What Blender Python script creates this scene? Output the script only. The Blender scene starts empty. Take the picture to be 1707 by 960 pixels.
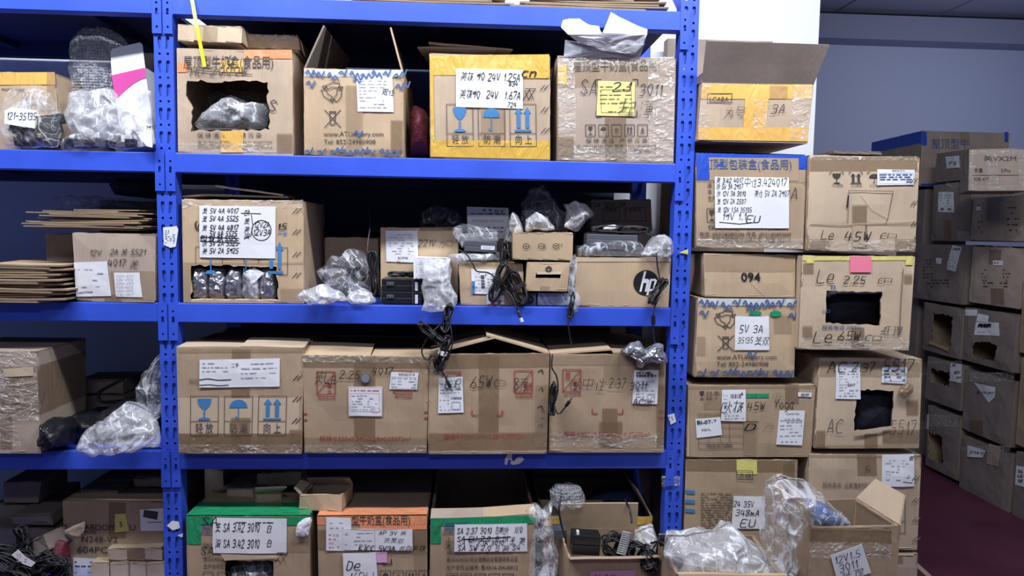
import bpy, math, random
from mathutils import Vector, Matrix, noise
from mathutils.geometry import delaunay_2d_cdt
PI = math.pi; R = math.radians
sc = bpy.context.scene
COL = sc.collection

# ---------------------------------------------------------------- camera
YAW, PITCH, ROLL, FPX, DIST, EYE = R(3.25), R(4.405), R(.936), 1233.0, 2.07, 1.40
_fw = Vector((math.sin(YAW)*math.cos(PITCH), math.cos(YAW)*math.cos(PITCH), -math.sin(PITCH)))
_r = Vector((math.cos(YAW), -math.sin(YAW), 0)); _u = _r.cross(_fw)
CR = _r*math.cos(ROLL) + _u*math.sin(ROLL); CU = _u*math.cos(ROLL) - _r*math.sin(ROLL)
CO = Vector((0, -DIST, EYE))
cam = bpy.data.cameras.new('camera'); cam_o = bpy.data.objects.new('camera', cam); COL.objects.link(cam_o)
cam.sensor_width = 36; cam.lens = 36*FPX/1707; cam.clip_start = .02; cam.clip_end = 60
cam_o.matrix_world = Matrix.Translation(CO) @ Matrix((CR, CU, -_fw)).transposed().to_4x4()
sc.camera = cam_o

# ---------------------------------------------------------------- light and exposure
sc.view_settings.view_transform = 'Standard'; sc.view_settings.look = 'None'
sc.view_settings.gamma = 1.0; sc.view_settings.use_curve_mapping = False
sc.view_settings.exposure = 0.0
world = bpy.data.worlds.new('world'); sc.world = world; world.use_nodes = True
world.node_tree.nodes['Background'].inputs[0].default_value = (.42, .54, .95, 1)
world.node_tree.nodes['Background'].inputs[1].default_value = .16
def area(name, loc, aim, sx, sy, power, col):
    l = bpy.data.lights.new(name, 'AREA'); l.shape = 'RECTANGLE'; l.size = sx; l.size_y = sy
    l.energy = power; l.color = col
    o = bpy.data.objects.new(name, l); COL.objects.link(o); o.location = loc
    o.rotation_euler = (Vector(aim)-Vector(loc)).to_track_quat('-Z', 'Y').to_euler()
area('tube_light_left', (-1.0, -.95, 2.95), (-1.0, .1, 1.0), 1.3, .12, 48, (.92, .95, 1))
area('tube_light_right', (.9, -.95, 2.95), (.9, .1, 1.0), 1.3, .12, 48, (.92, .95, 1))
area('tube_light_aisle', (.0, -2.9, 2.95), (.2, 0, .8), 1.3, .12, 14, (.92, .92, 1))
area('tube_light_far', (3.0, -1.2, 3.0), (3.4, 3.5, 1.2), 1.2, .12, 6, (.80, .82, 1))
area('fill_light_far_wall', (4.4, 3.0, 2.7), (3.6, 5.0, 2.5), 1.2, .12, 9, (.80, .84, 1))  # added fill lamp to brighten the far wall, not a real fitting
sc.cycles.transparent_max_bounces = 16
sc.cycles.max_bounces = 6; sc.cycles.diffuse_bounces = 3; sc.cycles.glossy_bounces = 3

# ---------------------------------------------------------------- pixel measuring: a photo pixel to a point on a known plane
def ray(x, y): return CR*((x-853.5)/FPX) + CU*((480-y)/FPX) + _fw
def U(x, y, Y=0.0): d = ray(x, y); return CO + d*((Y-CO.y)/d.y)
def UX(x, y, X): d = ray(x, y); return CO + d*((X-CO.x)/d.x)
def pxm(Y): return FPX/(Y+DIST)         # pixels per metre at depth Y
Z1, Z2, Z3, Z4, Z5 = 2.012, 1.5955, 1.188, .7746, .36

# ---------------------------------------------------------------- materials
def _mat(name):
    m = bpy.data.materials.new(name); m.use_nodes = True
    nt = m.node_tree; return m, nt, nt.nodes['Principled BSDF']
def plain(name, c, rough=.5, metal=0, spec=.5, bump=0, bscale=60, coat=0):
    m, nt, p = _mat(name)
    p.inputs['Base Color'].default_value = (*c, 1); p.inputs['Roughness'].default_value = rough
    p.inputs['Metallic'].default_value = metal; p.inputs['Specular IOR Level'].default_value = spec
    p.inputs['Coat Weight'].default_value = coat
    if bump: _bump(nt, p, bump, bscale)
    return m
def _bump(nt, p, strength, scale, dist=.004, sy=1.0, distort=0):
    tc = nt.nodes.new('ShaderNodeTexCoord'); mp = nt.nodes.new('ShaderNodeMapping'); mp.inputs['Scale'].default_value = (1, 1, sy)
    n = nt.nodes.new('ShaderNodeTexNoise'); n.inputs['Scale'].default_value = scale; n.inputs['Detail'].default_value = 3
    n.inputs['Distortion'].default_value = distort
    b = nt.nodes.new('ShaderNodeBump'); b.inputs['Strength'].default_value = strength; b.inputs['Distance'].default_value = dist
    L = nt.links.new
    L(tc.outputs['Object'], mp.inputs[0]); L(mp.outputs[0], n.inputs['Vector']); L(n.outputs['Fac'], b.inputs['Height']); L(b.outputs[0], p.inputs['Normal'])
    return tc
def board(name, c, var=.10, rough=.75):
    m, nt, p = _mat(name); L = nt.links.new
    tc = nt.nodes.new('ShaderNodeTexCoord')
    n = nt.nodes.new('ShaderNodeTexNoise'); n.inputs['Scale'].default_value = 9; n.inputs['Detail'].default_value = 6
    mp = nt.nodes.new('ShaderNodeMapping'); mp.inputs['Scale'].default_value = (1, 1, .08)
    n2 = nt.nodes.new('ShaderNodeTexNoise'); n2.inputs['Scale'].default_value = 140; n2.inputs['Detail'].default_value = 2
    L(tc.outputs['Object'], n.inputs['Vector']); L(tc.outputs['Object'], mp.inputs[0]); L(mp.outputs[0], n2.inputs['Vector'])
    r = nt.nodes.new('ShaderNodeValToRGB'); e = r.color_ramp.elements
    e[0].position = .3; e[0].color = (*[v*(1-var*1.8) for v in c], 1); e[1].position = .7; e[1].color = (*[min(1, v*(1+var)) for v in c], 1)
    a = nt.nodes.new('ShaderNodeMath'); a.operation = 'MULTIPLY_ADD'; a.inputs[1].default_value = .25
    L(n2.outputs['Fac'], a.inputs[0]); s = nt.nodes.new('ShaderNodeMath'); s.operation = 'MULTIPLY'; s.inputs[1].default_value = .78
    L(n.outputs['Fac'], s.inputs[0]); L(s.outputs[0], a.inputs[2]); L(a.outputs[0], r.inputs[0]); L(r.outputs[0], p.inputs['Base Color'])
    b = nt.nodes.new('ShaderNodeBump'); b.inputs['Strength'].default_value = .35; b.inputs['Distance'].default_value = .004
    L(a.outputs[0], b.inputs['Height']); L(b.outputs[0], p.inputs['Normal'])
    p.inputs['Roughness'].default_value = rough; p.inputs['Specular IOR Level'].default_value = .25
    return m
def tape(name, c, strength=.5, rough=.22, alpha=1.0, scale=22):
    m, nt, p = _mat(name); p.inputs['Base Color'].default_value = (*c, 1); p.inputs['Roughness'].default_value = rough
    p.inputs['Specular IOR Level'].default_value = .6
    _bump(nt, p, strength, scale, .012, .45, 1.5)
    if alpha < 1:
        p.inputs['Alpha'].default_value = alpha
    return m
def _ridges(nt, vec, scale, lo, hi, width=.035, distort=1.3):
    """0..1 mask of thin crease lines, from two noise fields"""
    L = nt.links.new; outs = []
    for k, (sc_, w_) in enumerate(((scale, width), (scale*2.6, width*.8))):
        n = nt.nodes.new('ShaderNodeTexNoise'); n.inputs['Scale'].default_value = sc_; n.inputs['Detail'].default_value = 2.5; n.inputs['Distortion'].default_value = distort
        s = nt.nodes.new('ShaderNodeMath'); s.operation = 'SUBTRACT'; s.inputs[1].default_value = .5
        a = nt.nodes.new('ShaderNodeMath'); a.operation = 'ABSOLUTE'
        r = nt.nodes.new('ShaderNodeMapRange'); r.interpolation_type = 'SMOOTHSTEP'
        r.inputs['From Min'].default_value = 0; r.inputs['From Max'].default_value = w_
        r.inputs['To Min'].default_value = hi if k == 0 else hi*.7; r.inputs['To Max'].default_value = lo
        L(vec, n.inputs['Vector']); L(n.outputs['Fac'], s.inputs[0]); L(s.outputs[0], a.inputs[0]); L(a.outputs[0], r.inputs[0]); outs.append(r.outputs[0])
    m = nt.nodes.new('ShaderNodeMath'); m.operation = 'MAXIMUM'; L(outs[0], m.inputs[0]); L(outs[1], m.inputs[1])
    return m.outputs[0]
def film(name, c, a0=.09, a1=.60, rough=.12, bump=.35, scale=8):
    """thin crumpled plastic: clear where it lies flat, milky along its creases"""
    m, nt, p = _mat(name); L = nt.links.new
    p.inputs['Base Color'].default_value = (*c, 1); p.inputs['Roughness'].default_value = rough; p.inputs['Specular IOR Level'].default_value = 1.0
    tc = _bump(nt, p, bump, scale*2.2, .01, 1, 1.2)
    L(_ridges(nt, tc.outputs['Object'], scale, a0, a1), p.inputs['Alpha'])
    return m
def clear_tape(name, c, a0, a1, scale=9):
    m, nt, p = _mat(name); L = nt.links.new
    p.inputs['Base Color'].default_value = (*c, 1); p.inputs['Roughness'].default_value = .12; p.inputs['Specular IOR Level'].default_value = .8
    tc = _bump(nt, p, 1.0, 18, .012, 1.8, 1.5)
    mp = nt.nodes.new('ShaderNodeMapping'); mp.inputs['Scale'].default_value = (1, 1, 2.2); mp.inputs['Rotation'].default_value = (0, .5, 0)
    L(tc.outputs['Object'], mp.inputs[0]); L(_ridges(nt, mp.outputs[0], scale, a0, a1, .022, 1.2), p.inputs['Alpha'])  # milky creases also paint in the glossy streaks along the wrinkles
    return m
def bubble(name, c):
    m, nt, p = _mat(name); L = nt.links.new
    p.inputs['Base Color'].default_value = (*c, 1); p.inputs['Roughness'].default_value = .12; p.inputs['Specular IOR Level'].default_value = 1.0
    tc = nt.nodes.new('ShaderNodeTexCoord'); v = nt.nodes.new('ShaderNodeTexVoronoi'); v.inputs['Scale'].default_value = 130; v.inputs['Randomness'].default_value = .25
    L(tc.outputs['Object'], v.inputs['Vector'])
    b = nt.nodes.new('ShaderNodeBump'); b.inputs['Strength'].default_value = .8; b.inputs['Distance'].default_value = -.01
    L(v.outputs['Distance'], b.inputs['Height']); L(b.outputs[0], p.inputs['Normal'])
    r = nt.nodes.new('ShaderNodeValToRGB'); e = r.color_ramp.elements; e[0].position = .1; e[0].color = (.09,)*3+(1,); e[1].position = .65; e[1].color = (.40,)*3+(1,)
    L(v.outputs['Distance'], r.inputs[0]); L(r.outputs[0], p.inputs['Alpha'])
    return m
M = {}
M['kraft'] = board('kraft', (.50, .385, .285))
M['kraft_pale'] = board('kraft_pale', (.56, .44, .32), .06)
M['kraft_warm'] = board('kraft_warm', (.54, .40, .265), .08)
M['kraft_brown'] = board('kraft_brown', (.42, .31, .21))
M['kraft_grey'] = board('kraft_grey', (.43, .345, .285))
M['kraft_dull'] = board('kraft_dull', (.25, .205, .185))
M['kraft_in'] = board('kraft_inside', (.30, .22, .15))
M['edge'] = board('kraft_edge', (.66, .53, .38))
M['ink'] = plain('black_marker_ink', (.012, .010, .012), .55)
M['print'] = plain('dark_print', (.055, .045, .045), .7)
M['print_faint'] = plain('faint_print', (.20, .145, .11), .7)
M['print_blue'] = plain('blue_print', (.05, .21, .47), .6)
M['print_navy'] = plain('navy_print', (.06, .12, .30), .6)
M['print_red'] = plain('red_print', (.36, .05, .05), .6)
M['white'] = plain('white_paper', (.80, .81, .86), .55, bump=.15, bscale=14)
M['paper_grey'] = plain('grey_text', (.50, .51, .56), .6)
M['paper_pink'] = plain('pink_form_print', (.62, .30, .32), .6)
M['yellow_paper'] = plain('yellow_paper', (.78, .73, .25), .6)
M['pink'] = plain('pink_sticker', (.85, .22, .32), .5)
M['magenta'] = plain('magenta_print', (.62, .07, .33), .4)
M['pinkpaper'] = plain('violet_pink_sticker', (.75, .42, .66), .5)
M['tape_yellow'] = tape('yellow_tape', (.70, .44, .085), .55, .25)
M['tape_lemon'] = tape('lemon_tape', (.72, .66, .20), .4, .25)
M['tape_amber'] = tape('amber_tape', (.78, .47, .13), .5, .22)
M['tape_tan'] = tape('tan_tape', (.27, .18, .105), .4, .25, .55)
M['tape_pale'] = tape('pale_tan_tape', (.42, .31, .20), .35, .25, .42)
M['tape_green'] = tape('green_tape', (.02, .30, .13), .7, .2)
M['tape_orange'] = tape('orange_tape', (.82, .32, .16), .5, .25)
M['tape_blue'] = tape('blue_tape', (.03, .09, .55), .5, .25)
M['tape_clear'] = clear_tape('clear_tape', (.80, .75, .68), .10, .75)
M['wrap'] = clear_tape('stretch_wrap', (.82, .77, .72), .16, .8, 12)
M['tape_white'] = tape('printed_white_tape', (.60, .62, .62), .5, .25)
M['film'] = film('clear_film', (.80, .82, .88))
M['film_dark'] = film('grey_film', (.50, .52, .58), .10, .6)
M['film_white'] = film('milky_film', (.86, .88, .93), .30, .85)
M['foil'] = plain('static_shield_film', (.42, .43, .48), .22, .75, bump=.7, bscale=45)
M['bubble'] = bubble('bubble_wrap', (.82, .84, .90))
M['black'] = plain('black_plastic', (.012, .012, .016), .32)
M['black_soft'] = plain('black_cable_rubber', (.014, .014, .018), .42)
M['grey_plastic'] = plain('grey_plastic', (.085, .09, .115), .4)
M['midgrey'] = plain('mid_grey_plastic', (.22, .23, .26), .45)
M['silver'] = plain('silver_metal', (.6, .6, .62), .3, .9)
M['white_plastic'] = plain('white_plastic', (.8, .8, .8), .4)
M['hole'] = plain('dark_cutout_shade', (.01, .01, .02), .6)  # near-black stand-in for the shade inside carton cut-outs
M['maroon'] = plain('maroon_mesh', (.12, .012, .03), .6, bump=.8, bscale=70)
M['navy'] = plain('navy_fabric', (.02, .035, .09), .8, bump=.4, bscale=30)
M['yellow_strap'] = plain('yellow_strap', (.80, .78, .04), .35)
def steel(name, c):
    m, nt, p = _mat(name); L = nt.links.new
    tc = nt.nodes.new('ShaderNodeTexCoord'); n = nt.nodes.new('ShaderNodeTexNoise'); n.inputs['Scale'].default_value = 5; n.inputs['Detail'].default_value = 8
    r = nt.nodes.new('ShaderNodeValToRGB'); e = r.color_ramp.elements
    e[0].position = .35; e[0].color = (*[v*.85 for v in c], 1); e[1].position = .8; e[1].color = (*[min(1, v*1.12+.004) for v in c], 1)
    L(tc.outputs['Object'], n.inputs['Vector']); L(n.outputs['Fac'], r.inputs[0]); L(r.outputs[0], p.inputs['Base Color'])
    p.inputs['Roughness'].default_value = .42
    b = nt.nodes.new('ShaderNodeBump'); b.inputs['Strength'].default_value = .08; b.inputs['Distance'].default_value = .003
    n2 = nt.nodes.new('ShaderNodeTexNoise'); n2.inputs['Scale'].default_value = 90; L(tc.outputs['Object'], n2.inputs['Vector'])
    L(n2.outputs['Fac'], b.inputs['Height']); L(b.outputs[0], p.inputs['Normal'])
    return m
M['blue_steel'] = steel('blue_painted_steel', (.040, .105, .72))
M['blue_shaded'] = plain('shaded_blue_steel', (.022, .035, .12), .55)  # same blue steel, darkened for the shade under decks and at the rear
M['centre_bay_shade'] = plain('navy_recess_shade', (.05, .07, .13), .8)  # navy colour stands in for deep shade behind the centre bay

# ---------------------------------------------------------------- mesh builder
class MB:
    def __init__(s): s.v = []; s.f = []; s.m = []; s.mats = []
    def mi(s, m):
        m = M[m] if isinstance(m, str) else m
        if m not in s.mats: s.mats.append(m)
        return s.mats.index(m)
    def add(s, vs, fs, m):
        k = len(s.v); i = s.mi(m); s.v.extend([tuple(p) for p in vs])
        for f in fs: s.f.append(tuple(k+j for j in f)); s.m.append(i)
    def box(s, c, d, m, mat=None):
        x, y, z = c; a, b, h = d[0]/2, d[1]/2, d[2]/2
        vs = [Vector((x+i*a, y+j*b, z+k*h)) for i in (-1, 1) for j in (-1, 1) for k in (-1, 1)]
        if mat: vs = [mat @ p for p in vs]
        s.add(vs, [(0, 1, 3, 2), (4, 6, 7, 5), (0, 4, 5, 1), (2, 3, 7, 6), (0, 2, 6, 4), (1, 5, 7, 3)], m)
    def tube(s, pts, r, m, n=6, closed=False):
        pts = [Vector(p) for p in pts]
        N = len(pts); vs = []; fs = []; up = Vector((.13, .21, .97))
        prev = None
        for i, p in enumerate(pts):
            t = (pts[min(N-1, i+1)]-pts[max(0, i-1)])
            if t.length < 1e-7: t = Vector((0, 0, 1))
            t.normalize()
            a = t.cross(up) if prev is None else prev - t*prev.dot(t)
            if a.length < 1e-4: a = t.cross(Vector((1, 0, .1)))
            a.normalize(); prev = a; b = t.cross(a)
            rr = r[i] if isinstance(r, (list, tuple)) else r
            for k in range(n): vs.append(p + a*rr*math.cos(2*PI*k/n) + b*rr*math.sin(2*PI*k/n))
        for i in range(N-1):
            for k in range(n): fs.append((i*n+k, i*n+(k+1) % n, (i+1)*n+(k+1) % n, (i+1)*n+k))
        fs.append(tuple(range(n-1, -1, -1))); fs.append(tuple((N-1)*n+k for k in range(n)))
        s.add(vs, fs, m)
    def build(s, name, parent=None, smooth=False, bevel=0, seg=2):
        me = bpy.data.meshes.new(name); me.from_pydata(s.v, [], s.f)
        for m in s.mats: me.materials.append(m)
        me.polygons.foreach_set('material_index', s.m)
        if smooth: me.polygons.foreach_set('use_smooth', [True]*len(s.f))
        me.update()
        o = bpy.data.objects.new(name, me); COL.objects.link(o)
        if parent: o.parent = parent
        if bevel:
            b = o.modifiers.new('bevel', 'BEVEL'); b.width = bevel; b.segments = seg; b.limit_method = 'ANGLE'
        return o
def tag(o, label=None, cat=None, group=None, kind=None):
    for k, v in (('label', label), ('category', cat), ('group', group), ('kind', kind)):
        if v: o[k] = v
    return o
def empty(name, loc=(0, 0, 0), rot=(0, 0, 0), label=None, cat=None, group=None):
    o = bpy.data.objects.new(name, None); COL.objects.link(o); o.location = loc; o.rotation_euler = rot
    o.empty_display_size = .05
    return tag(o, label, cat, group)
def smooth_path(pts, k=6):
    pts = [Vector(p) for p in pts]; out = []
    if len(pts) < 3: return pts
    P = [pts[0]*2-pts[1]] + pts + [pts[-1]*2-pts[-2]]
    for i in range(1, len(P)-2):
        a, b, c, d = P[i-1:i+3]
        for j in range(k):
            t = j/k
            out.append(.5*((2*b)+(c-a)*t+(2*a-5*b+4*c-d)*t*t+(3*b-a-3*c+d)*t**3))
    out.append(pts[-1]); return out
def rect(x0, y0, x1, y1): return [(x0, y0), (x1, y0), (x1, y1), (x0, y1)]
def inside(p, poly):
    x, y = p; c = False; n = len(poly)
    for i in range(n):
        x1, y1 = poly[i]; x2, y2 = poly[i-1]
        if (y1 > y) != (y2 > y) and x < (x2-x1)*(y-y1)/(y2-y1)+x1: c = not c
    return c
def densify(poly, step, jit=0, rng=None):
    out = []
    for i in range(len(poly)):
        a, b = poly[i], poly[(i+1) % len(poly)]
        L = math.hypot(b[0]-a[0], b[1]-a[1]); n = max(1, int(L/step))
        for k in range(n):
            t = k/n; x, y = a[0]+(b[0]-a[0])*t, a[1]+(b[1]-a[1])*t
            if jit and k: x += rng.uniform(-jit, jit); y += rng.uniform(-jit, jit)
            out.append((x, y))
    return out
def panel(mb, F, outline, t, m, holes=(), step=.035, m_in=None, m_rim=None):
    """a sheet of thickness t: F(u,v,n) maps panel coordinates (n outwards) to space; real holes are cut through it"""
    def cc(q): return sum(q[i-1][0]*q[i][1]-q[i][0]*q[i-1][1] for i in range(len(q))) > 0
    outline = outline if cc(outline) else outline[::-1]
    ob = densify(outline, step)
    vs = list(ob); es = [(i, (i+1) % len(ob)) for i in range(len(ob))]; hs = []
    for h in holes:
        h = h if cc(h) else h[::-1]
        k = len(vs); vs += h; es += [(k+i, k+(i+1) % len(h)) for i in range(len(h))]; hs.append(h)
    xs = [p[0] for p in outline]; ys = [p[1] for p in outline]
    nx = max(1, int((max(xs)-min(xs))/step)); ny = max(1, int((max(ys)-min(ys))/step))
    loops = [ob]+hs
    def near(p):
        for lp in loops:
            for q in lp:
                if abs(p[0]-q[0])+abs(p[1]-q[1]) < step*.5: return True
        return False
    for i in range(1, nx):
        for j in range(1, ny):
            p = (min(xs)+(max(xs)-min(xs))*i/nx, min(ys)+(max(ys)-min(ys))*j/ny)
            if inside(p, outline) and not any(inside(p, h) for h in hs) and not near(p): vs.append(p)
    r = delaunay_2d_cdt([Vector(p) for p in vs], es, [], 0, 1e-7)
    V2 = [(p.x, p.y) for p in r[0]]; tri = []
    for f in r[2]:
        c = (sum(V2[i][0] for i in f)/3, sum(V2[i][1] for i in f)/3)
        if inside(c, outline) and not any(inside(c, h) for h in hs):
            a, b, d = [V2[i] for i in f]
            if (b[0]-a[0])*(d[1]-a[1])-(b[1]-a[1])*(d[0]-a[0]) < 0: f = f[::-1]
            tri.append(tuple(f))
    mb.add([F(u, v, 0) for u, v in V2], tri, m)
    if t:
        mb.add([F(u, v, -t) for u, v in V2], [f[::-1] for f in tri], m_in or m)
        for lp in loops:
            n = len(lp)
            mb.add([F(u, v, 0) for u, v in lp]+[F(u, v, -t) for u, v in lp], [(i, i+n, (i+1) % n+n, (i+1) % n) for i in range(n)], m_rim or m_in or m)

# ---------------------------------------------------------------- lettering
_tc = {}
def glyphs(txt, off=0.0):
    """flat mesh of a printed string (built-in font), height of a capital = 1"""
    k = (txt, off)
    if k not in _tc:
        cu = bpy.data.curves.new('t', 'FONT'); cu.body = txt; cu.size = 1.0; cu.offset = off; cu.resolution_u = 2; cu.fill_mode = 'FRONT'
        ob = bpy.data.objects.new('t', cu); me = bpy.data.meshes.new_from_object(ob)
        vs = [(v.co.x/.72, v.co.y/.72) for v in me.vertices]; fs = [tuple(p.vertices) for p in me.polygons]
        bpy.data.objects.remove(ob); bpy.data.curves.remove(cu); bpy.data.meshes.remove(me)
        _tc[k] = (vs, fs, max([v[0] for v in vs] or [1]))
    return _tc[k]
STROKE = {'0': '20 04 26 44 30 20', '1': '14 26 20', '2': '05 16 36 45 33 00 40', '3': '05 26 45 33 13|33 42 30 00', '4': '16 02 42|35 30', '5': '46 16 13 33 42 30 00',
 '6': '36 13 01 20 40 42 23 02', '7': '06 46 10', '8': '23 05 26 45 23 01 20 42 23', '9': '44 25 04 13 34|46 43 30', 'A': '00 26 40|12 32', 'V': '06 20 46', 'v': '04 20 44',
 'W': '06 10 24 30 46', 'w': '04 10 23 30 44', 'L': '06 00 40', 'l': '16 10 30', 'e': '02 32 34 14 02 10 40', 'I': '26 20', 'E': '46 06 00 40|03 33', 'u': '04 00 30 34|34 30 40',
 'C': '45 26 04 02 10 40', 'c': '34 14 02 10 30', 'K': '06 00|46 03 40', 'D': '06 00 31 35 06', 'H': '06 00|46 40|03 43', 'P': '00 06 36 44 33 03', 'S': '45 26 05 23 41 20 01',
 'B': '00 06 36 44 03|13 42 30 00', '.': '10 11', '-': '03 43', '=': '04 44|02 42', 'y': '04 22|44 01 00', 'o': '20 02 24 42 20', 'g': '43 14 02 20 42 43 40 1-', 'a': '34 14 02 10 31|34 30 40',
 'n': '04 00|03 24 33 30', 'm': '04 00|03 13 20|22 33 40', 'T': '06 46|26 20', 'x': '04 40|44 00', 'i': '23 20|25 26', 'F': '46 06 00|03 33', 'R': '00 06 36 44 33 03|23 40', 'U': '06 01 20 41 46',
 'N': '00 06 40 46', 'M': '00 16 23 36 40', 'Y': '06 23 46|23 20', 'r': '04 00|03 24 34', '/': '00 46', '(': '36 13 30', ')': '16 33 10', 't': '26 20 30|04 34', ':': '11 12|14 15',
 # a few written characters, drawn as strokes
 '英': '05 45|14 16|34 36|03 03 43 43|13 14 34 33|01 41|24 22 00|22 40', '美': '16 15|36 35|05 45|14 44|03 43|25 23|02 42|23 00|21 40', '欧': '05 25|05 00 20|14 22|24 12|36 33|34 44|44 43|33 20|33 40',
 '澳': '06 05|03 04|00 02|15 11|15 45 42|12 42|24 22|23 43|11 41|22 00|32 40', '白': '26 15|15 10 30 35 15|13 33|10 30', '黑': '14 16 36 34|14 34|25 21|03 33|01 41|00 00|10 20|30 40', '极': '05 25|16 10|13 01|25 45 33 43 20|35 20|33 40',
 '超': '05 25|16 12|03 23|12 01|12 22|00 20 40|35 45 43|33 30 41|33 43', '薄': '06 05|03 04|00 01|16 46|24 44|24 22 42 44|23 43|32 35|11 41|31 30', '红': '25 14 24 02 22|00 21|25 45|35 31|20 40', '口': '05 01|05 44 41 01',
 '方': '26 26|04 44|24 12 00|23 43 30 20', '中': '05 02|05 45 42 02|26 20', '性': '14 10|04 03|25 24|24 44|32 42|33 30|20 40|36 32', '九': '05 30 41|26 24 00|04 34 31 41', '号': '06 36 34 04 06|03 43|12 11 31 30 20',
 '九9': '00', '型': '05 25|04 24|15 12|23 25|35 33|45 42|02 42|11 31|00 40', '色': '26 04|15 35 34|04 44 42 02 00 40 41', '提': '05 25|15 10 00|25 45 43 23 25|24 44|22 42|32 30|20 41', '双': '05 25 00|04 20|25 45 20|24 40'}
def stroke_polys(txt, w, rng, slant=.18, jit=.12):
    """handwriting: each stroke a ribbon of quads; cap height = 1, returns list of (pts) polygons and the advance"""
    x = 0; out = []
    for ch in txt:
        if ch == ' ': x += .55; continue
        if ch not in STROKE: ch = '美' if ord(ch) > 1000 else '0'
        cj = ord(ch) > 1000; k = 1.25 if cj else 1
        sc_ = (.13 if not cj else .23)
        wd = max(float(p[0]) for s_ in STROKE[ch].split('|') for p in s_.split()) * sc_
        y0 = rng.uniform(-.05, .05)
        for s_ in STROKE[ch].split('|'):
            P = []
            for p in s_.split():
                a = float(p[0])*sc_ + rng.uniform(-jit, jit)*sc_; b = (float(p[1]) if p[1] != '-' else -2)/6*k - (.12 if cj else 0) + rng.uniform(-jit, jit)/8 + y0
                P.append((x+a+b*slant, b))
            if len(P) > 2 and not cj: P = [(q.x, q.y) for q in smooth_path([(a, b, 0) for a, b in P], 3)]
            for i in range(len(P)-1):
                a, b = P[i], P[i+1]; L = math.hypot(b[0]-a[0], b[1]-a[1])
                if L < 1e-4: continue
                ww = w*rng.uniform(.62, .9)*(.66 if cj else 1)
                nx, ny = -(b[1]-a[1])/L*ww/2, (b[0]-a[0])/L*ww/2; ex, ey = (b[0]-a[0])/L*ww*.4, (b[1]-a[1])/L*ww*.4
                out.append([(a[0]-ex+nx, a[1]-ey+ny), (a[0]-ex-nx, a[1]-ey-ny), (b[0]+ex-nx, b[1]+ey-ny), (b[0]+ex+nx, b[1]+ey+ny)])
        x += wd + .24
    return out, x

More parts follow.
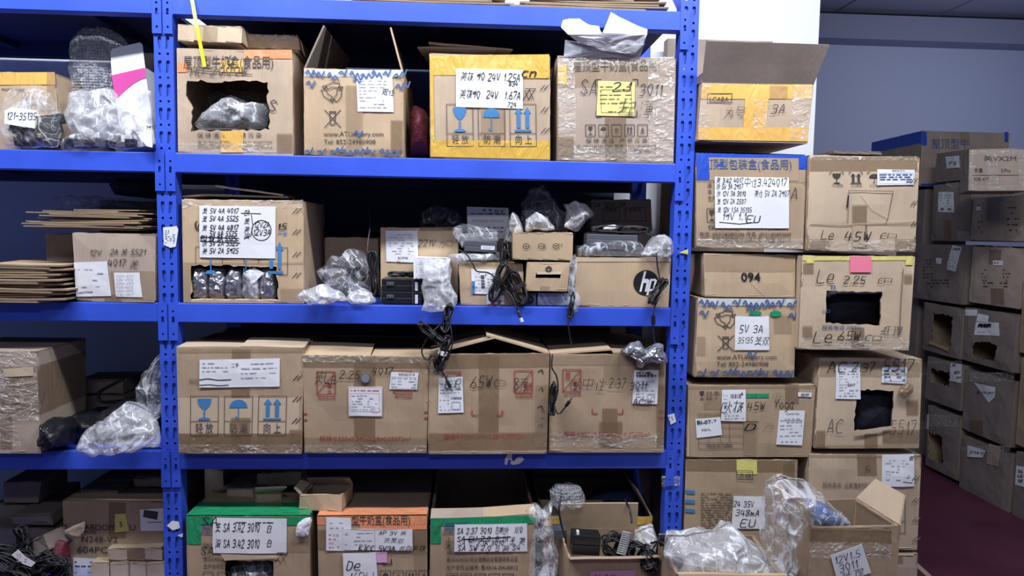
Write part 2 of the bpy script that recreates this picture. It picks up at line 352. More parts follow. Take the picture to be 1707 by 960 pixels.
class Sheet:
    """writing and printing on a surface: to(px,py,lift) turns a measured pixel into a point on that surface"""
    def __init__(s, mb, to, lift, rng): s.mb, s.to, s.lift, s.rng = mb, to, lift, rng
    def polys(s, ps, m):
        vs = []; fs = []
        for p in ps:
            k = len(vs); q = [s.to(x, y, s.lift) for x, y in p]; vs += q; fs.append(tuple(range(k, k+len(q))))
        s.mb.add(vs, fs, m)
    def _T(s, x, y, h, ang, sx=1):
        c, sn = math.cos(R(ang)), math.sin(R(ang))
        return lambda a, b: (x + h*(a*sx*c + b*sn), y + h*(a*sx*sn - b*c))
    def text(s, x, y, h, txt, m='print', ang=0, w=None, off=0.0):
        vs, fs, W = glyphs(txt, off); sx = 1 if not w else w/(W*h); T = s._T(x, y, h, ang, sx)
        s.mb.add([s.to(*T(a, b), s.lift) for a, b in vs], fs, m)
    def hand(s, x, y, h, txt, m='ink', ang=0, w=None, pen=.13, slant=.18):
        ps, W = stroke_polys(txt, pen, s.rng, slant); sx = 1 if not w else w/((W-.24)*h); T = s._T(x, y, h, ang, sx)
        s.polys([[T(a, b) for a, b in p] for p in ps], m)
    def line(s, pts, wpx, m='ink'):
        ps = []
        for (x0, y0), (x1, y1) in zip(pts, pts[1:]):
            L = math.hypot(x1-x0, y1-y0) or 1; nx, ny = -(y1-y0)/L*wpx/2, (x1-x0)/L*wpx/2
            n = max(1, int(L/20))
            for i in range(n):
                a, b = i/n, (i+1)/n
                xa, ya, xb, yb = x0+(x1-x0)*a, y0+(y1-y0)*a, x0+(x1-x0)*b, y0+(y1-y0)*b
                ps.append([(xa+nx, ya+ny), (xa-nx, ya-ny), (xb-nx, yb-ny), (xb+nx, yb+ny)][::-1])
        s.polys(ps, m)
    def frame(s, x0, y0, x1, y1, wpx, m='print'):
        s.line([(x0, y0), (x1, y0), (x1, y1), (x0, y1), (x0, y0)], wpx, m)
    def arc(s, cx, cy, rx, ry, wpx, m='print', a0=0, a1=360, n=20):
        s.line([(cx+rx*math.cos(R(a0+(a1-a0)*i/n)), cy+ry*math.sin(R(a0+(a1-a0)*i/n))) for i in range(n+1)], wpx, m)
    def fine(s, x0, y0, x1, y1, rows, m='paper_grey', fill=.7):
        """rows of small print too fine to read in the photograph"""
        for i in range(rows):
            y = y0+(y1-y0)*(i+.5)/rows; x = x0; hh = min(.9, (y1-y0)/rows*.2)
            while x < x1-2:
                L = s.rng.uniform(2, (x1-x0)*.25)
                if s.rng.random() < fill: s.polys([[(x, y+hh), (min(x1, x+L), y+hh), (min(x1, x+L), y-hh), (x, y-hh)]], m)
                x += L+s.rng.uniform(1, 4)
    def bars(s, x0, y0, x1, y1, m='ink', vertical=True):
        p = x0 if vertical else y0; e = x1 if vertical else y1
        while p < e:
            t = s.rng.uniform(.6, 1.8)
            s.polys([[(p, y1), (p+t, y1), (p+t, y0), (p, y0)] if vertical else [(x0, p+t), (x1, p+t), (x1, p), (x0, p)]], m); p += t+s.rng.uniform(.7, 1.8)
    def icon(s, kind, x0, y0, x1, y1, m='print', cap=None):
        w, h = x1-x0, y1-y0
        q = lambda pts: [(x0+a*w, y1-b*h) for a, b in pts]
        if kind == 'cup':
            s.polys([q([(.12, 1), (.14, .82), (.22, .66), (.38, .53), (.46, .50), (.54, .50), (.62, .53), (.78, .66), (.86, .82), (.88, 1)]), q([(.46, .5), (.46, .10), (.54, .10), (.54, .5)]),
                     q([(.12, .03), (.3, .11), (.7, .11), (.88, .03), (.7, 0), (.3, 0)])], m)
        elif kind == 'umbrella':
            s.polys([q([(0, .58)]+[(.5+.5*math.cos(R(a)), .58+.38*math.sin(R(a))) for a in range(180, -1, -15)][1:]+[]), q([(.47, .95), (.47, .12), (.53, .12), (.53, .95)]),
                     q([(.34, .18), (.34, .06), (.53, .02), (.53, .10), (.40, .10), (.40, .18)])], m)
        elif kind == 'arrows':
            for a in (0, .52):
                s.polys([q([(a, .74), (a+.24, 1), (a+.48, .74)]), q([(a+.13, .16), (a+.13, .74), (a+.35, .74), (a+.35, .16)])], m)
            s.polys([q([(0, 0), (0, .09), (1, .09), (1, 0)])], m)
        elif kind == 'recycle':
            for k in range(3):
                A = R(90+120*k); c, sn = math.cos(A), math.sin(A)
                pts = [(.42, -.32), (.46, .0), (.30, .30), (.12, .22), (.24, -.02), (.20, -.30)]
                g = [(.5+(px*c-py*sn), .45+(px*sn+py*c)) for px, py in pts]
                s.line(q(g+[g[0]]), max(.8, w*.035), m)
                g = [(.5+(px*c-py*sn), .45+(px*sn+py*c)) for px, py in [(.10, .36), (.30, .30), (.28, .46), (.10, .36)]]
                s.line(q(g), max(.8, w*.035), m)
        elif kind == 'bin':
            s.line(q([(.0, .95), (1, .05)]), max(.8, w*.05), m); s.line(q([(0, .05), (1, .95)]), max(.8, w*.05), m)
            s.line(q([(.32, .8), (.36, .2), (.64, .2), (.68, .8), (.32, .8)]), max(.8, w*.05), m); s.line(q([(.28, .86), (.72, .86)]), max(.8, w*.06), m)
        elif kind == 'sun':
            for k in range(8):
                A = R(45*k); s.line(q([(.5+.18*math.cos(A), .5+.18*math.sin(A)), (.5+.42*math.cos(A), .5+.42*math.sin(A))]), max(.8, w*.06), m)
            s.arc((x0+x1)/2, (y0+y1)/2, w*.13, h*.13, w*.06, m, n=8)
        elif kind == 'six':
            s.text(x0+w*.26, y1-h*.36, h*.55, '6', m, off=.02); s.polys([q([(.15, .22), (.15, .28), (.85, .28), (.85, .22)]), q([(.15, .08), (.15, .15), (.85, .15), (.85, .08)])], m)
        if cap: s.text(x0, y1+h*.45, h*.3, cap, m)

# ---------------------------------------------------------------- cartons
class Carton:
    """a corrugated carton measured by its front face; everything is real board with thickness"""
    def __init__(s, label, x0, x1, yt, Y=0.0, d=.40, z=None, yb=None, m='kraft', name='cardboard_carton', cat='carton', X=None, rot=0,
                 holes=(), top='closed', group=None, seed=None, m_in='kraft_in', t=.005, puff=.004, warp=.005, hjit=.004, noedge=False, tilt=0):
        s.rng = random.Random(seed or (hash(label) & 0) + sum(map(ord, label)))
        un = (lambda a, b: UX(a, b, X)) if X is not None else (lambda a, b: U(a, b, Y))
        s.un = un
        xm = (x0+x1)/2; top_p = un(xm, yt)
        bz = z if z is not None else un(xm, yb).z
        ybm = yb if yb is not None else yt + (top_p.z-bz)*pxm(Y)
        ym = (yt+ybm)/2
        A, B = un(x0, ym), un(x1, ym); A.z = B.z = bz
        if rot and X is None:                       # turn about the left front edge; keep the measured right edge
            ax = Vector((math.cos(R(rot)), math.sin(R(rot)), 0)); dr = ray(x1, ym)
            # solve A + ax*w = CO + dr*t in the ground plane
            det = ax.x*(-dr.y)+dr.x*ax.y; bx, by = CO.x-A.x, CO.y-A.y
            w = (bx*(-dr.y)+dr.x*by)/det; B = A+ax*w
        A.z = B.z = bz = bz+.0015
        ax = (B-A); s.w = ax.length; ax.normalize(); s.h = top_p.z-bz; s.d = d
        if rot and X is None: s.h = s.h*1.0
        s.ax = ax; s.n = Vector((ax.y, -ax.x, 0)); s.A = A
        c = A + ax*(s.w/2) - s.n*(d/2)
        s.o = empty(name, c, (0, 0, math.atan2(ax.y, ax.x)), label, cat, group)
        s.Mi = Matrix((ax, -s.n, Vector((0, 0, 1)))).to_3x3()     # world -> local
        s.c = c
        s.corner = {k: Vector((s.rng.uniform(-1, 1), s.rng.uniform(-1, 1), s.rng.uniform(-1, .3)*(k[2])))*warp for k in [(i, j, l) for i in (0, 1) for j in (0, 1) for l in (0, 1)]}
        s.puff = puff; s.off3 = Vector((s.rng.uniform(0, 50), s.rng.uniform(0, 50), 7)); s.nk = 0
        s.body = MB(); s.m = m; s.m_in = m_in; s.t = t; s.holes_px = holes
        H = []
        for h in holes:
            hl = [s.loc(*p)[:2] for p in h]; H.append([q for q in densify(hl, .012, hjit, s.rng)])
        w, h, d2 = s.w, s.h, d
        P = lambda F, a, b, hs=(): panel(s.body, F, rect(0, 0, a, b), t, m, hs, .04 if s.w > .12 else .03, m_in)
        s.step = .04
        P(lambda u, v, n: s.front(u-w/2, v, n), w, h, H)
        P(lambda u, v, n: s.wp(w/2+n+s.dp(u, v, d2, h, 3), u-d2/2, v), d2, h)
        P(lambda u, v, n: s.wp(-w/2-n-s.dp(u, v, d2, h, 5), d2/2-u, v), d2, h)
        P(lambda u, v, n: s.wp(w/2-u, d2/2+n, v), w, h)
        P(lambda u, v, n: s.wp(u-w/2, d2/2-v, -n), w, d2)
        if top == 'closed': P(lambda u, v, n: s.wp(u-w/2, v-d2/2, h+n+s.dp(u, v, w, d2, 9)), w, d2)
        if not noedge:
            # worn, slightly crushed edges
            def edge(a, b, r=.0045):
                n = max(3, int((Vector(b)-Vector(a)).length/.02)); pts = []
                for i in range(n+1):
                    q = Vector(a).lerp(Vector(b), i/n) + Vector((s.rng.uniform(-1, 1), s.rng.uniform(-1, 1), s.rng.uniform(-1, 1)))*.0014
                    pts.append(s.wp(*q))
                s.body.tube(pts, r, m, 5)
            e = .004; W_, D_ = w/2-e, d2/2-e
            edge((-W_, -D_, e+.0015), (W_, -D_, e+.0015)); edge((-W_, -D_, e+.0015), (-W_, -D_, h-e)); edge((W_, -D_, e+.0015), (W_, -D_, h-e)); edge((-W_, -D_, h-e), (W_, -D_, h-e))
            edge((W_, -D_, h-e), (W_, D_, h-e)); edge((-W_, -D_, h-e), (-W_, D_, h-e)); edge((W_, D_, e+.0015), (W_, D_, h-e))
    def dp(s, u, v, a, b, k):
        e = max(0, min(u, a-u, v, b-v)); msk = min(1, e/.05)
        nz = noise.noise(Vector((u*7, v*7, k))+s.off3)*1.0 + noise.noise(Vector((u*19, v*19, k))+s.off3)*.45
        return s.puff*msk*(nz + .5) if k == 1 else -abs(nz)*s.puff*msk
    def wp(s, x, y, z):
        a, b, c = x/s.w+.5, y/s.d+.5, z/max(s.h, 1e-4); v = Vector((x, y, z))
        for (i, j, l), q in s.corner.items():
            v += q*((a if i else 1-a)*(b if j else 1-b)*(c if l else 1-c))
        return v
    def front(s, x, z, n): return s.wp(x, -s.d/2-n-s.dp(x+s.w/2, z, s.w, s.h, 1), z)
    def loc(s, px, py):
        """pixel -> (u from the left edge, v up) on the front plane"""
        d = ray(px, py); t = (s.A-CO).dot(s.n)/d.dot(s.n); p = CO+d*t-s.A
        return p.dot(s.ax), p.z
    def to(s, px, py, n):
        u, v = s.loc(px, py); return s.front(u-s.w/2, v, n)
    @property
    def pr(s): return Sheet(s.body, s.to, .0022, s.rng)
    def patch(s, mb, q, m, n, step=.03, thick=0):
        """quad given by 4 pixels, subdivided so that it follows the face"""
        a, b, c, d = [Vector((min(max(u_, .001), s.w-.001), max(v_, .003), 0)) for u_, v_ in (s.loc(*p) for p in q)]
        nx = max(1, int((b-a).length/step)); ny = max(1, int((d-a).length/step)); vs = []; fs = []
        for j in range(ny+1):
            for i in range(nx+1):
                p = a.lerp(b, i/nx).lerp(d.lerp(c, i/nx), j/ny); vs.append(s.front(p.x-s.w/2, p.y, n))
        for j in range(ny):
            for i in range(nx): k = j*(nx+1)+i; fs.append((k, k+nx+1, k+nx+2, k+1))
        mb.add(vs, fs, m)
    def tape(s, x0, y0, x1, y1, m='tape_tan', quad=None, n=None):
        s.nk += 1; mb = MB(); s.patch(mb, quad or rect(x0, y0, x1, y1), m, n or (.001+.0003*s.nk))
        return mb.build('tape', s.o, smooth=True)
    def band(s, v0, v1, m, side=True, n=.0012, topf=0, u0=0, u1=1):
        """tape wrapped level round the front and over the right side, heights as fractions"""
        mb = MB(); w, h, d = s.w, s.h, s.d
        def grid(F, a0, a1, b0, b1):
            nx, ny = max(2, int((a1-a0)/.03)), max(1, int((b1-b0)/.03)); vs = [F(a0+(a1-a0)*i/nx, b0+(b1-b0)*j/ny) for j in range(ny+1) for i in range(nx+1)]
            mb.add(vs, [(j*(nx+1)+i, j*(nx+1)+i+1, (j+1)*(nx+1)+i+1, (j+1)*(nx+1)+i) for j in range(ny) for i in range(nx)], m)
        grid(lambda u, v: s.front(u-w/2, v, n+.0015*noise.noise(Vector((u*40, v*25, 3))+s.off3)), w*u0, w*u1, h*v0, h*v1)
        if side:
            if u1 >= 1: grid(lambda u, v: s.wp(w/2+n+s.dp(u, v, d, h, 3), u-d/2, v), 0, d, h*v0, h*v1)
            grid(lambda u, v: s.wp(-w/2-n-s.dp(u, v, d, h, 5), d/2-u, v), 0, d, h*v0, h*v1)
        if topf: grid(lambda u, v: s.wp(u-w/2, -d/2+v, h+n+.003+s.dp(u, v, w, d, 9)), 0, w, 0, d*topf)
        return mb.build('tape', s.o, smooth=True)
    def label(s, q, m='white', name='paper_label', lab=None, lift=.0032):
        if len(q) == 4 and not hasattr(q[0], '__len__'): q = rect(*q)
        mb = MB(); s.patch(mb, q, m, lift, .03)
        # sheet edge
        lp = [s.to(*p, lift) for p in q]+[s.to(*p, lift-.0008) for p in q]; mb.add(lp, [(i, i+4, (i+1) % 4+4, (i+1) % 4) for i in range(4)], m)
        s._pend = getattr(s, '_pend', []); s._pend.append((mb, name, lab))
        return Sheet(mb, s.to, lift+.0009, s.rng)
    def flap(s, side, L, ang, m=None, taper=0.0, u0=0, u1=1, lab=None):
        """flap hinged on the top edge: ang 0 = lying shut, 90 = straight up, 180 = folded out level"""
        m = m or s.m; mb = MB(); w, h, d = s.w, s.h, s.d; c, sn = math.cos(R(ang)), math.sin(R(ang)); sd = s.rng.uniform(0, 9)
        a = w if side in 'fb' else d
        def F(u, v, n):
            bend = .006*noise.noise(Vector((u*5, v*5, sd)))
            iw = v*c - (n+bend)*sn; up = v*sn + (n+bend)*c
            if side == 'f': return s.wp(u-w/2, -d/2+iw, h+.001+up)
            if side == 'b': return s.wp(w/2-u, d/2-iw, h+.001+up)
            if side == 'l': return s.wp(-w/2+iw, d/2-u, h+.001+up)
            return s.wp(w/2-iw, u-d/2, h+.001+up)
        panel(mb, F, [(a*u0, 0), (a*u1, 0), (a*u1-taper, L), (a*u0+taper, L)], .005, m, (), .04, m)
        o = mb.build('flap', s.o)
        if lab: o['label'] = lab
        return o
    def side(s, which='r'):
        """printing surface on a side: coordinates are (metres from the front edge*1000, metres up*-1000)"""
        w, h, d = s.w, s.h, s.d
        def to(a, b, n):
            u, v = a/1000, -b/1000
            return s.wp(w/2+n+s.dp(u, v, d, h, 3), u-d/2, v) if which == 'r' else s.wp(-w/2-n-s.dp(d-u, v, d, h, 5), u-d/2, v)
        return Sheet(s.body, to, .0022, s.rng)
    def done(s):
        b = s.body.build('body', s.o)
        for mb, nm, lab in getattr(s, '_pend', []):
            o = mb.build(nm, s.o)
            if lab: o['label'] = lab
        return s

# ================================================================ the room
def struct(name, c, d, m, bev=0):
    mb = MB(); mb.box(c, d, m); return tag(mb.build(name, bevel=bev), kind='structure')
M['wall_white'] = plain('white_wall_paint', (.84, .86, .93), .7, bump=.12, bscale=8)
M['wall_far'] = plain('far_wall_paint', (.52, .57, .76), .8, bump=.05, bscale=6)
M['ceiling_paint'] = plain('ceiling_paint', (.29, .31, .43), .85)
def floor_mat():
    m, nt, p = _mat('maroon_floor'); L = nt.links.new
    tc = nt.nodes.new('ShaderNodeTexCoord'); n = nt.nodes.new('ShaderNodeTexNoise'); n.inputs['Scale'].default_value = 3.5; n.inputs['Detail'].default_value = 7
    r = nt.nodes.new('ShaderNodeValToRGB'); e = r.color_ramp.elements
    e[0].position = .3; e[0].color = (.085, .018, .045, 1); e[1].position = .75; e[1].color = (.14, .032, .07, 1)
    L(tc.outputs['Object'], n.inputs['Vector']); L(n.outputs['Fac'], r.inputs[0]); L(r.outputs[0], p.inputs['Base Color'])
    p.inputs['Roughness'].default_value = .38; return m
M['floor'] = floor_mat()
struct('floor', (1.2, .9, -.05), (8.6, 8.4, .1), 'floor')
struct('wall_back', (-1.33, .86, 1.72), (5.34, .12, 3.45), 'wall_white')
M['left_bay_shade'] = plain('grey_wall_shade', (.74, .76, .80), .8)  # grey tone stands in for the shaded white wall
struct('shade_board_left', (-1.57, .66, 1.0), (1.45, .02, 2.0), 'left_bay_shade')  # added board that tones down the wall behind the left bay
struct('shade_board_centre', (-.155, .66, 1.0), (1.36, .02, 2.0), 'centre_bay_shade')  # added board, its dark colour replacing shade at the back
struct('wall_far', (2.9, 5.06, 1.72), (5.2, .12, 3.45), 'wall_far')
struct('wall_right', (5.56, .9, 1.72), (.12, 8.4, 3.45), 'wall_far')
struct('ceiling', (1.2, .9, 3.55), (8.6, 8.4, .1), 'ceiling_paint')
struct('trim_1', (2.9, 4.88, 3.34), (5.2, .24, .22), 'ceiling_paint')
mb = MB()
for i in range(5): mb.box((1.4+i*1.0, 2.4, 3.495), (.012, 5.0, .008), 'ceiling_paint')
tag(mb.build('trim_2'), kind='structure')

# ================================================================ storage rack
rack = empty('storage_rack', (0, 0, 0), label='blue perforated steel storage rack with four levels of boxes', cat='rack')
XL = [(-2.27, -2.218), (-.8515, -.8005), (.5725, .6245)]
TOP = 2.45
def upright(xa, xb, y0, holes=True, front=True):
    mb = MB(); s = -1 if front else 1; dp = .04
    H = []
    w = xb-xa
    if holes:
        z = .045
        while z < TOP-.05:
            for cx in (w*.29, w*.71):
                H.append([(cx+.0036*math.cos(R(a)), z+.0036*math.sin(R(a))) for a in range(0, 360, 60)])
                k = 1 if cx < w/2 else -1
                H.append([(cx-.0045, z+.030), (cx-.0045, z+.042), (cx-.002, z+.045), (cx+.003, z+.045), (cx+.005, z+.042), (cx+.005, z+.026), (cx+.0025*k+.0005, z+.013), (cx+.0025*k-.003, z+.013)])
            mb.box((xa+w*.5, y0-s*.0062, z+.029), (w*.86, .001, .040), 'blue_steel')
            z += .0625
    yf = y0
    F = lambda u, v, n: Vector((xa+u, yf+s*n+(.0025 if abs(u-w/2) < .004 else 0), v))
    panel(mb, F, rect(0, 0, w, TOP), .002, 'blue_steel', H, .30, 'blue_shaded')
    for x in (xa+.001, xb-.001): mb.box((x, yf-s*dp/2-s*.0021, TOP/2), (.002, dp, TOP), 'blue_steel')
    for x in (xa+.008, xb-.008): mb.box((x, yf-s*dp-s*.0032, TOP/2), (.014, .002, TOP), 'blue_shaded')
    return mb.build('upright', rack)
for xa, xb in XL:
    upright(xa, xb, 0.0); 
    mb = MB()
    mb.box(((xa+xb)/2, .578, TOP/2), (xb-xa, .036, TOP), 'blue_steel'); mb.build('upright', rack, bevel=.002)
def beam(x0, x1, zt, front=True):
    mb = MB(); bm_ = 'blue_steel' if front else 'blue_shaded'; h = .053; y0 = -.004 if front else .556
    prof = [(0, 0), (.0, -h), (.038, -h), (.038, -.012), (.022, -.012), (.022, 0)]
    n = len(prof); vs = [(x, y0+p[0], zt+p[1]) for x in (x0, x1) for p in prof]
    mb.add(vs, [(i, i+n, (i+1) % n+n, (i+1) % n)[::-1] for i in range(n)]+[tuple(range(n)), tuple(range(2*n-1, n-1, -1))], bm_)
    o = mb.build('beam', rack, bevel=.0025)
    if front:
        for sgn, xe in ((-1, x0), (1, x1)):
            b = MB(); wd = .0245; H = []
            for k in range(2):
                cz = .068-.0625*k+.012
                H.append([(wd/2+.0034*math.cos(R(a)), cz+.0034*math.sin(R(a))) for a in range(0, 360, 60)])
                H.append([(wd/2-.004, cz-.030), (wd/2+.004, cz-.030), (wd/2+.003, cz-.014), (wd/2-.003, cz-.014)])
            xa = xe-wd+.001 if sgn < 0 else xe-.001
            panel(b, lambda u, v, nn: Vector((xa+u, -.0065-nn, zt-.103+v)), rect(0, 0, wd, .105), .003, 'blue_steel', [q for q in H if min(p[1] for p in q) > .004], .05, 'blue_steel')
            b.build('end_bracket', o)
    return o
for i, (x0, x1) in enumerate(((XL[0][1], XL[1][0]), (XL[1][1], XL[2][0]))):
    for zt in (Z1, Z2, Z3, Z4, Z5):
        beam(x0, x1, zt); beam(x0, x1, zt, False)
        mb = MB()
        for k in range(3):
            wd = (x1-x0)/3; cx = x0+wd*(k+.5)
            mb.box((cx, .2965, zt-.003), (wd-.0005, .518, .002), 'blue_steel'); mb.box((cx, .2965, zt-.0085), (wd-.0005, .518, .004), 'blue_shaded'); mb.box((cx, .285, zt-.020), (.03, .52, .022), 'blue_shaded')
        mb.build('shelf_panel', rack)
for xa, xb in XL:
    zc = .2
    for k in range(5):
        mb = MB(); a, b = ((.04, .56) if k % 2 == 0 else (.56, .04))
        mb.tube([((xa+xb)/2, a, zc), ((xa+xb)/2, b, zc+.42)], .009, 'blue_steel', 6); mb.build('brace', rack); zc += .45

# ================================================================ builders for the small goods
def bary(P): return sum(p[0] for p in P)/len(P), sum(p[1] for p in P)/len(P)
def puff(name, label, cat, out, Y, thick, m, group=None, seed=1, amp=.010, fr=26, rings=13, nth=54, center=None, smooth=False, root=None, base_z=None, back=.5, lobes=0):
    """a crumpled soft body: measured outline, real thickness, sharp creases front and back"""
    if m.startswith('film'): fr *= .72; amp *= 1.4; rings += 2
    rng = random.Random(seed); cx, cy = center or bary(out); of = Vector((rng.uniform(0, 90), rng.uniform(0, 90), rng.uniform(0, 90)))
    W = [U(x, y, Y) for x, y in out]; C0 = U(cx, cy, Y)
    o2 = [((p.x-C0.x), (p.z-C0.z)) for p in W]
    def rad(th):
        c, s = math.cos(th), math.sin(th); best = 0
        for i in range(len(o2)):
            (x1, y1), (x2, y2) = o2[i-1], o2[i]; dx, dy = x2-x1, y2-y1; det = c*dy-s*dx
            if abs(det) < 1e-9: continue
            t = (x1*dy-y1*dx)/det; k = (x1*s-y1*c)/det
            if t > 0 and -1e-6 <= k <= 1+1e-6: best = max(best, t)
        return best or .01
    def cr(p): return (1-2.2*abs(noise.noise(p*fr+of)))*.6+(1-2.2*abs(noise.noise(p*fr*2.3+of)))*.4
    zmin = min(p.z for p in W) if base_z is None else base_z
    org = Vector((C0.x, Y, zmin)); vs = []; fs = []; N = nth
    rs = [rad(2*PI*k/N) for k in range(N)]
    for sgn in (-1, 1):
        for j in range(rings+1):
            t = math.sin(j/rings*PI/2)
            for k in range(N):
                th = 2*PI*k/N; a = rs[k]*t; p = Vector((C0.x+a*math.cos(th), Y, C0.z+a*math.sin(th)))
                hgt = max(0, 1-t*t)**.5*thick*(back if sgn > 0 else .5)*2*.5
                e = min(1, (1-t)*4+.15)
                cq = cr(p+Vector((0, sgn*.13, 0)))
                p.y += sgn*(hgt + amp*cq*e)
                p.x += amp*.7*noise.noise(p*fr*1.3+of)*(1-.2*e); p.z += amp*.7*noise.noise(p*fr*1.3+of+Vector((9, 9, 9)))*(1-.2*e)
                if p.z < zmin and base_z is not None: p.z = zmin
                vs.append(p-org)
    def id_(h, j, k): return h*(rings+1)*N + j*N + k % N
    for h in (0, 1):
        for j in range(rings):
            for k in range(N):
                q = (id_(h, j, k), id_(h, j, k+1), id_(h, j+1, k+1), id_(h, j+1, k)) 
                fs.append(q if h == 1 else q[::-1])
    for k in range(N): fs.append((id_(0, rings, k), id_(0, rings, k+1), id_(1, rings, k+1), id_(1, rings, k)))
    mb = MB(); mb.add(vs, fs, m)
    o = mb.build(name, root, smooth=smooth or m.startswith('film') or m == 'bluebag')
    o.location = org if root is None else org-root.location
    if label: tag(o, label, cat, group)
    return o
def cable(name, label, pts, r=.0022, m='black_soft', group=None, plug=None, cat='cable', k=6, parts=None):
    """pts: (px,py,Y). plug: 'usb' | 'barrel' | None at the last point"""
    W = smooth_path([U(x, y, Y) for x, y, Y in pts], k); org = min(W, key=lambda p: p.z).copy()
    o = empty(name, org, label=label, cat=cat, group=group)
    mb = MB(); mb.tube([p-org for p in W], r, m, 7); mb.build('cord', o, smooth=True)
    if plug:
        e = W[-1]-org; d = (W[-1]-W[-3]).normalized()
        mb = MB(); mb.tube([e-d*.004, e, e+d*.016, e+d*.018], [r*1.4, r*2.2, r*2.4, r*1.6], m, 8)
        q = mb.build('plug', o)
        mb = MB()
        if plug == 'usb': mb.tube([e+d*.017, e+d*.030], .0045, 'white_plastic', 4)
        else: mb.tube([e+d*.017, e+d*.028], .0027, 'silver', 8)
        mb.build('plug_tip', q)
    return o
def coil(name, label, cx, cy, w, h, Y, n=7, ang=0, r=.0021, m='black_soft', group=None, seed=3, tie=True, tail=None, cat='cable', pinch=.35, plug=None):
    """a cable folded back and forth and tied round the middle (w,h in pixels, long axis = h)"""
    rng = random.Random(seed); s = 1/pxm(Y); c0 = U(cx, cy, Y); W = w*s/2; H = h*s/2; A = R(-ang); pts = []
    N = 22; n = int(n*1.5)
    for i in range(n):
        a = rng.uniform(.55, 1); b = rng.uniform(.82, 1); dy = rng.uniform(-.012, .012); sh = rng.uniform(-.25, .25)*W
        for k in range(N):
            t = 2*PI*k/N; z = H*b*math.sin(t); x = W*a*math.cos(t)
            x *= (pinch+(1-pinch)*abs(math.sin(t))**1.2) ; x += sh*(.3+.7*abs(math.sin(t)))
            y = dy+.010*math.sin(t*2+i)+rng.uniform(-.001, .001)
            pts.append(Vector((c0.x+x*math.cos(A)+z*math.sin(A), Y+y, c0.z-x*math.sin(A)+z*math.cos(A))))
    if tail: pts += [U(*p) for p in tail]
    P = smooth_path(pts, 2); org = Vector((c0.x, Y, min(p.z for p in P)))
    o = empty(name, org, label=label, cat=cat, group=group)
    mb = MB(); mb.tube([p-org for p in P], r, m, 6); mb.build('cord', o, smooth=True)
    if tie:
        mb = MB(); q = c0-org; rr = W*(pinch+.25)
        ax = Vector((math.sin(A), 0, math.cos(A))); bx = Vector((math.cos(A), 0, -math.sin(A)))
        ring = [q+bx*rr*math.cos(t)+Vector((0, 1, 0))*.016*math.sin(t) for t in [2*PI*k/14 for k in range(15)]]
        for dz in (-.004, 0, .004): mb.tube([p+ax*dz for p in ring], .0024, m if tie is True else tie, 5)
        mb.build('tie', o)
    if plug and tail:
        e = P[-1]-org; d = (P[-1]-P[-3]).normalized(); mb = MB(); mb.tube([e-d*.004, e, e+d*.016, e+d*.018], [r*1.4, .0045, .005, .0035], m, 8); q = mb.build('plug', o)
        mb = MB(); mb.tube([e+d*.017, e+d*.030], .0045 if plug == 'usb' else .0027, 'white_plastic' if plug == 'usb' else 'silver', 4 if plug == 'usb' else 8); mb.build('plug_tip', q)
    return o
def brick(name, label, x0, y0, x1, y1, Y, d, m='black', ang=0, group=None, sticker=None, cat='power adapter', yaw=0):
    """a moulded power brick: rounded case, parting line, optional sticker / socket"""
    A, B = U(x0, (y0+y1)/2, Y), U(x1, (y0+y1)/2, Y); w = (B-A).length; h = (U(x0, y0, Y)-U(x0, y1, Y)).length
    c = (A+B)/2; o = empty(name, (c.x, Y+d/2, c.z-h/2), (0, R(ang), R(yaw)), label, cat, group)
    mb = MB(); mb.box((0, 0, h*.25), (w, d, h*.49), m); mb.box((0, 0, h*.75), (w, d, h*.49), m); mb.box((0, 0, h/2), (w-.002, d-.002, h*.1), m)
    mb.build('case', o, bevel=min(.004, h*.12))
    if sticker:
        mb = MB(); x, z, sw, sh = sticker; mb.box((x*w, -d/2-.0008, z*h), (sw*w, .0012, sh*h), 'white'); 
        sh_ = Sheet(mb, lambda a, b, n: Vector((x*w+(a-.5)*sw*w, -d/2-.0018-n, z*h+(.5-b)*sh*h)), 0, random.Random(5))
        for k in range(3): sh_.polys([[(.1, .25+.22*k), (.9-.2*(k == 2), .25+.22*k), (.9-.2*(k == 2), .33+.22*k), (.1, .33+.22*k)]], 'paper_grey')
        mb.build('rating_sticker', o)
    return o
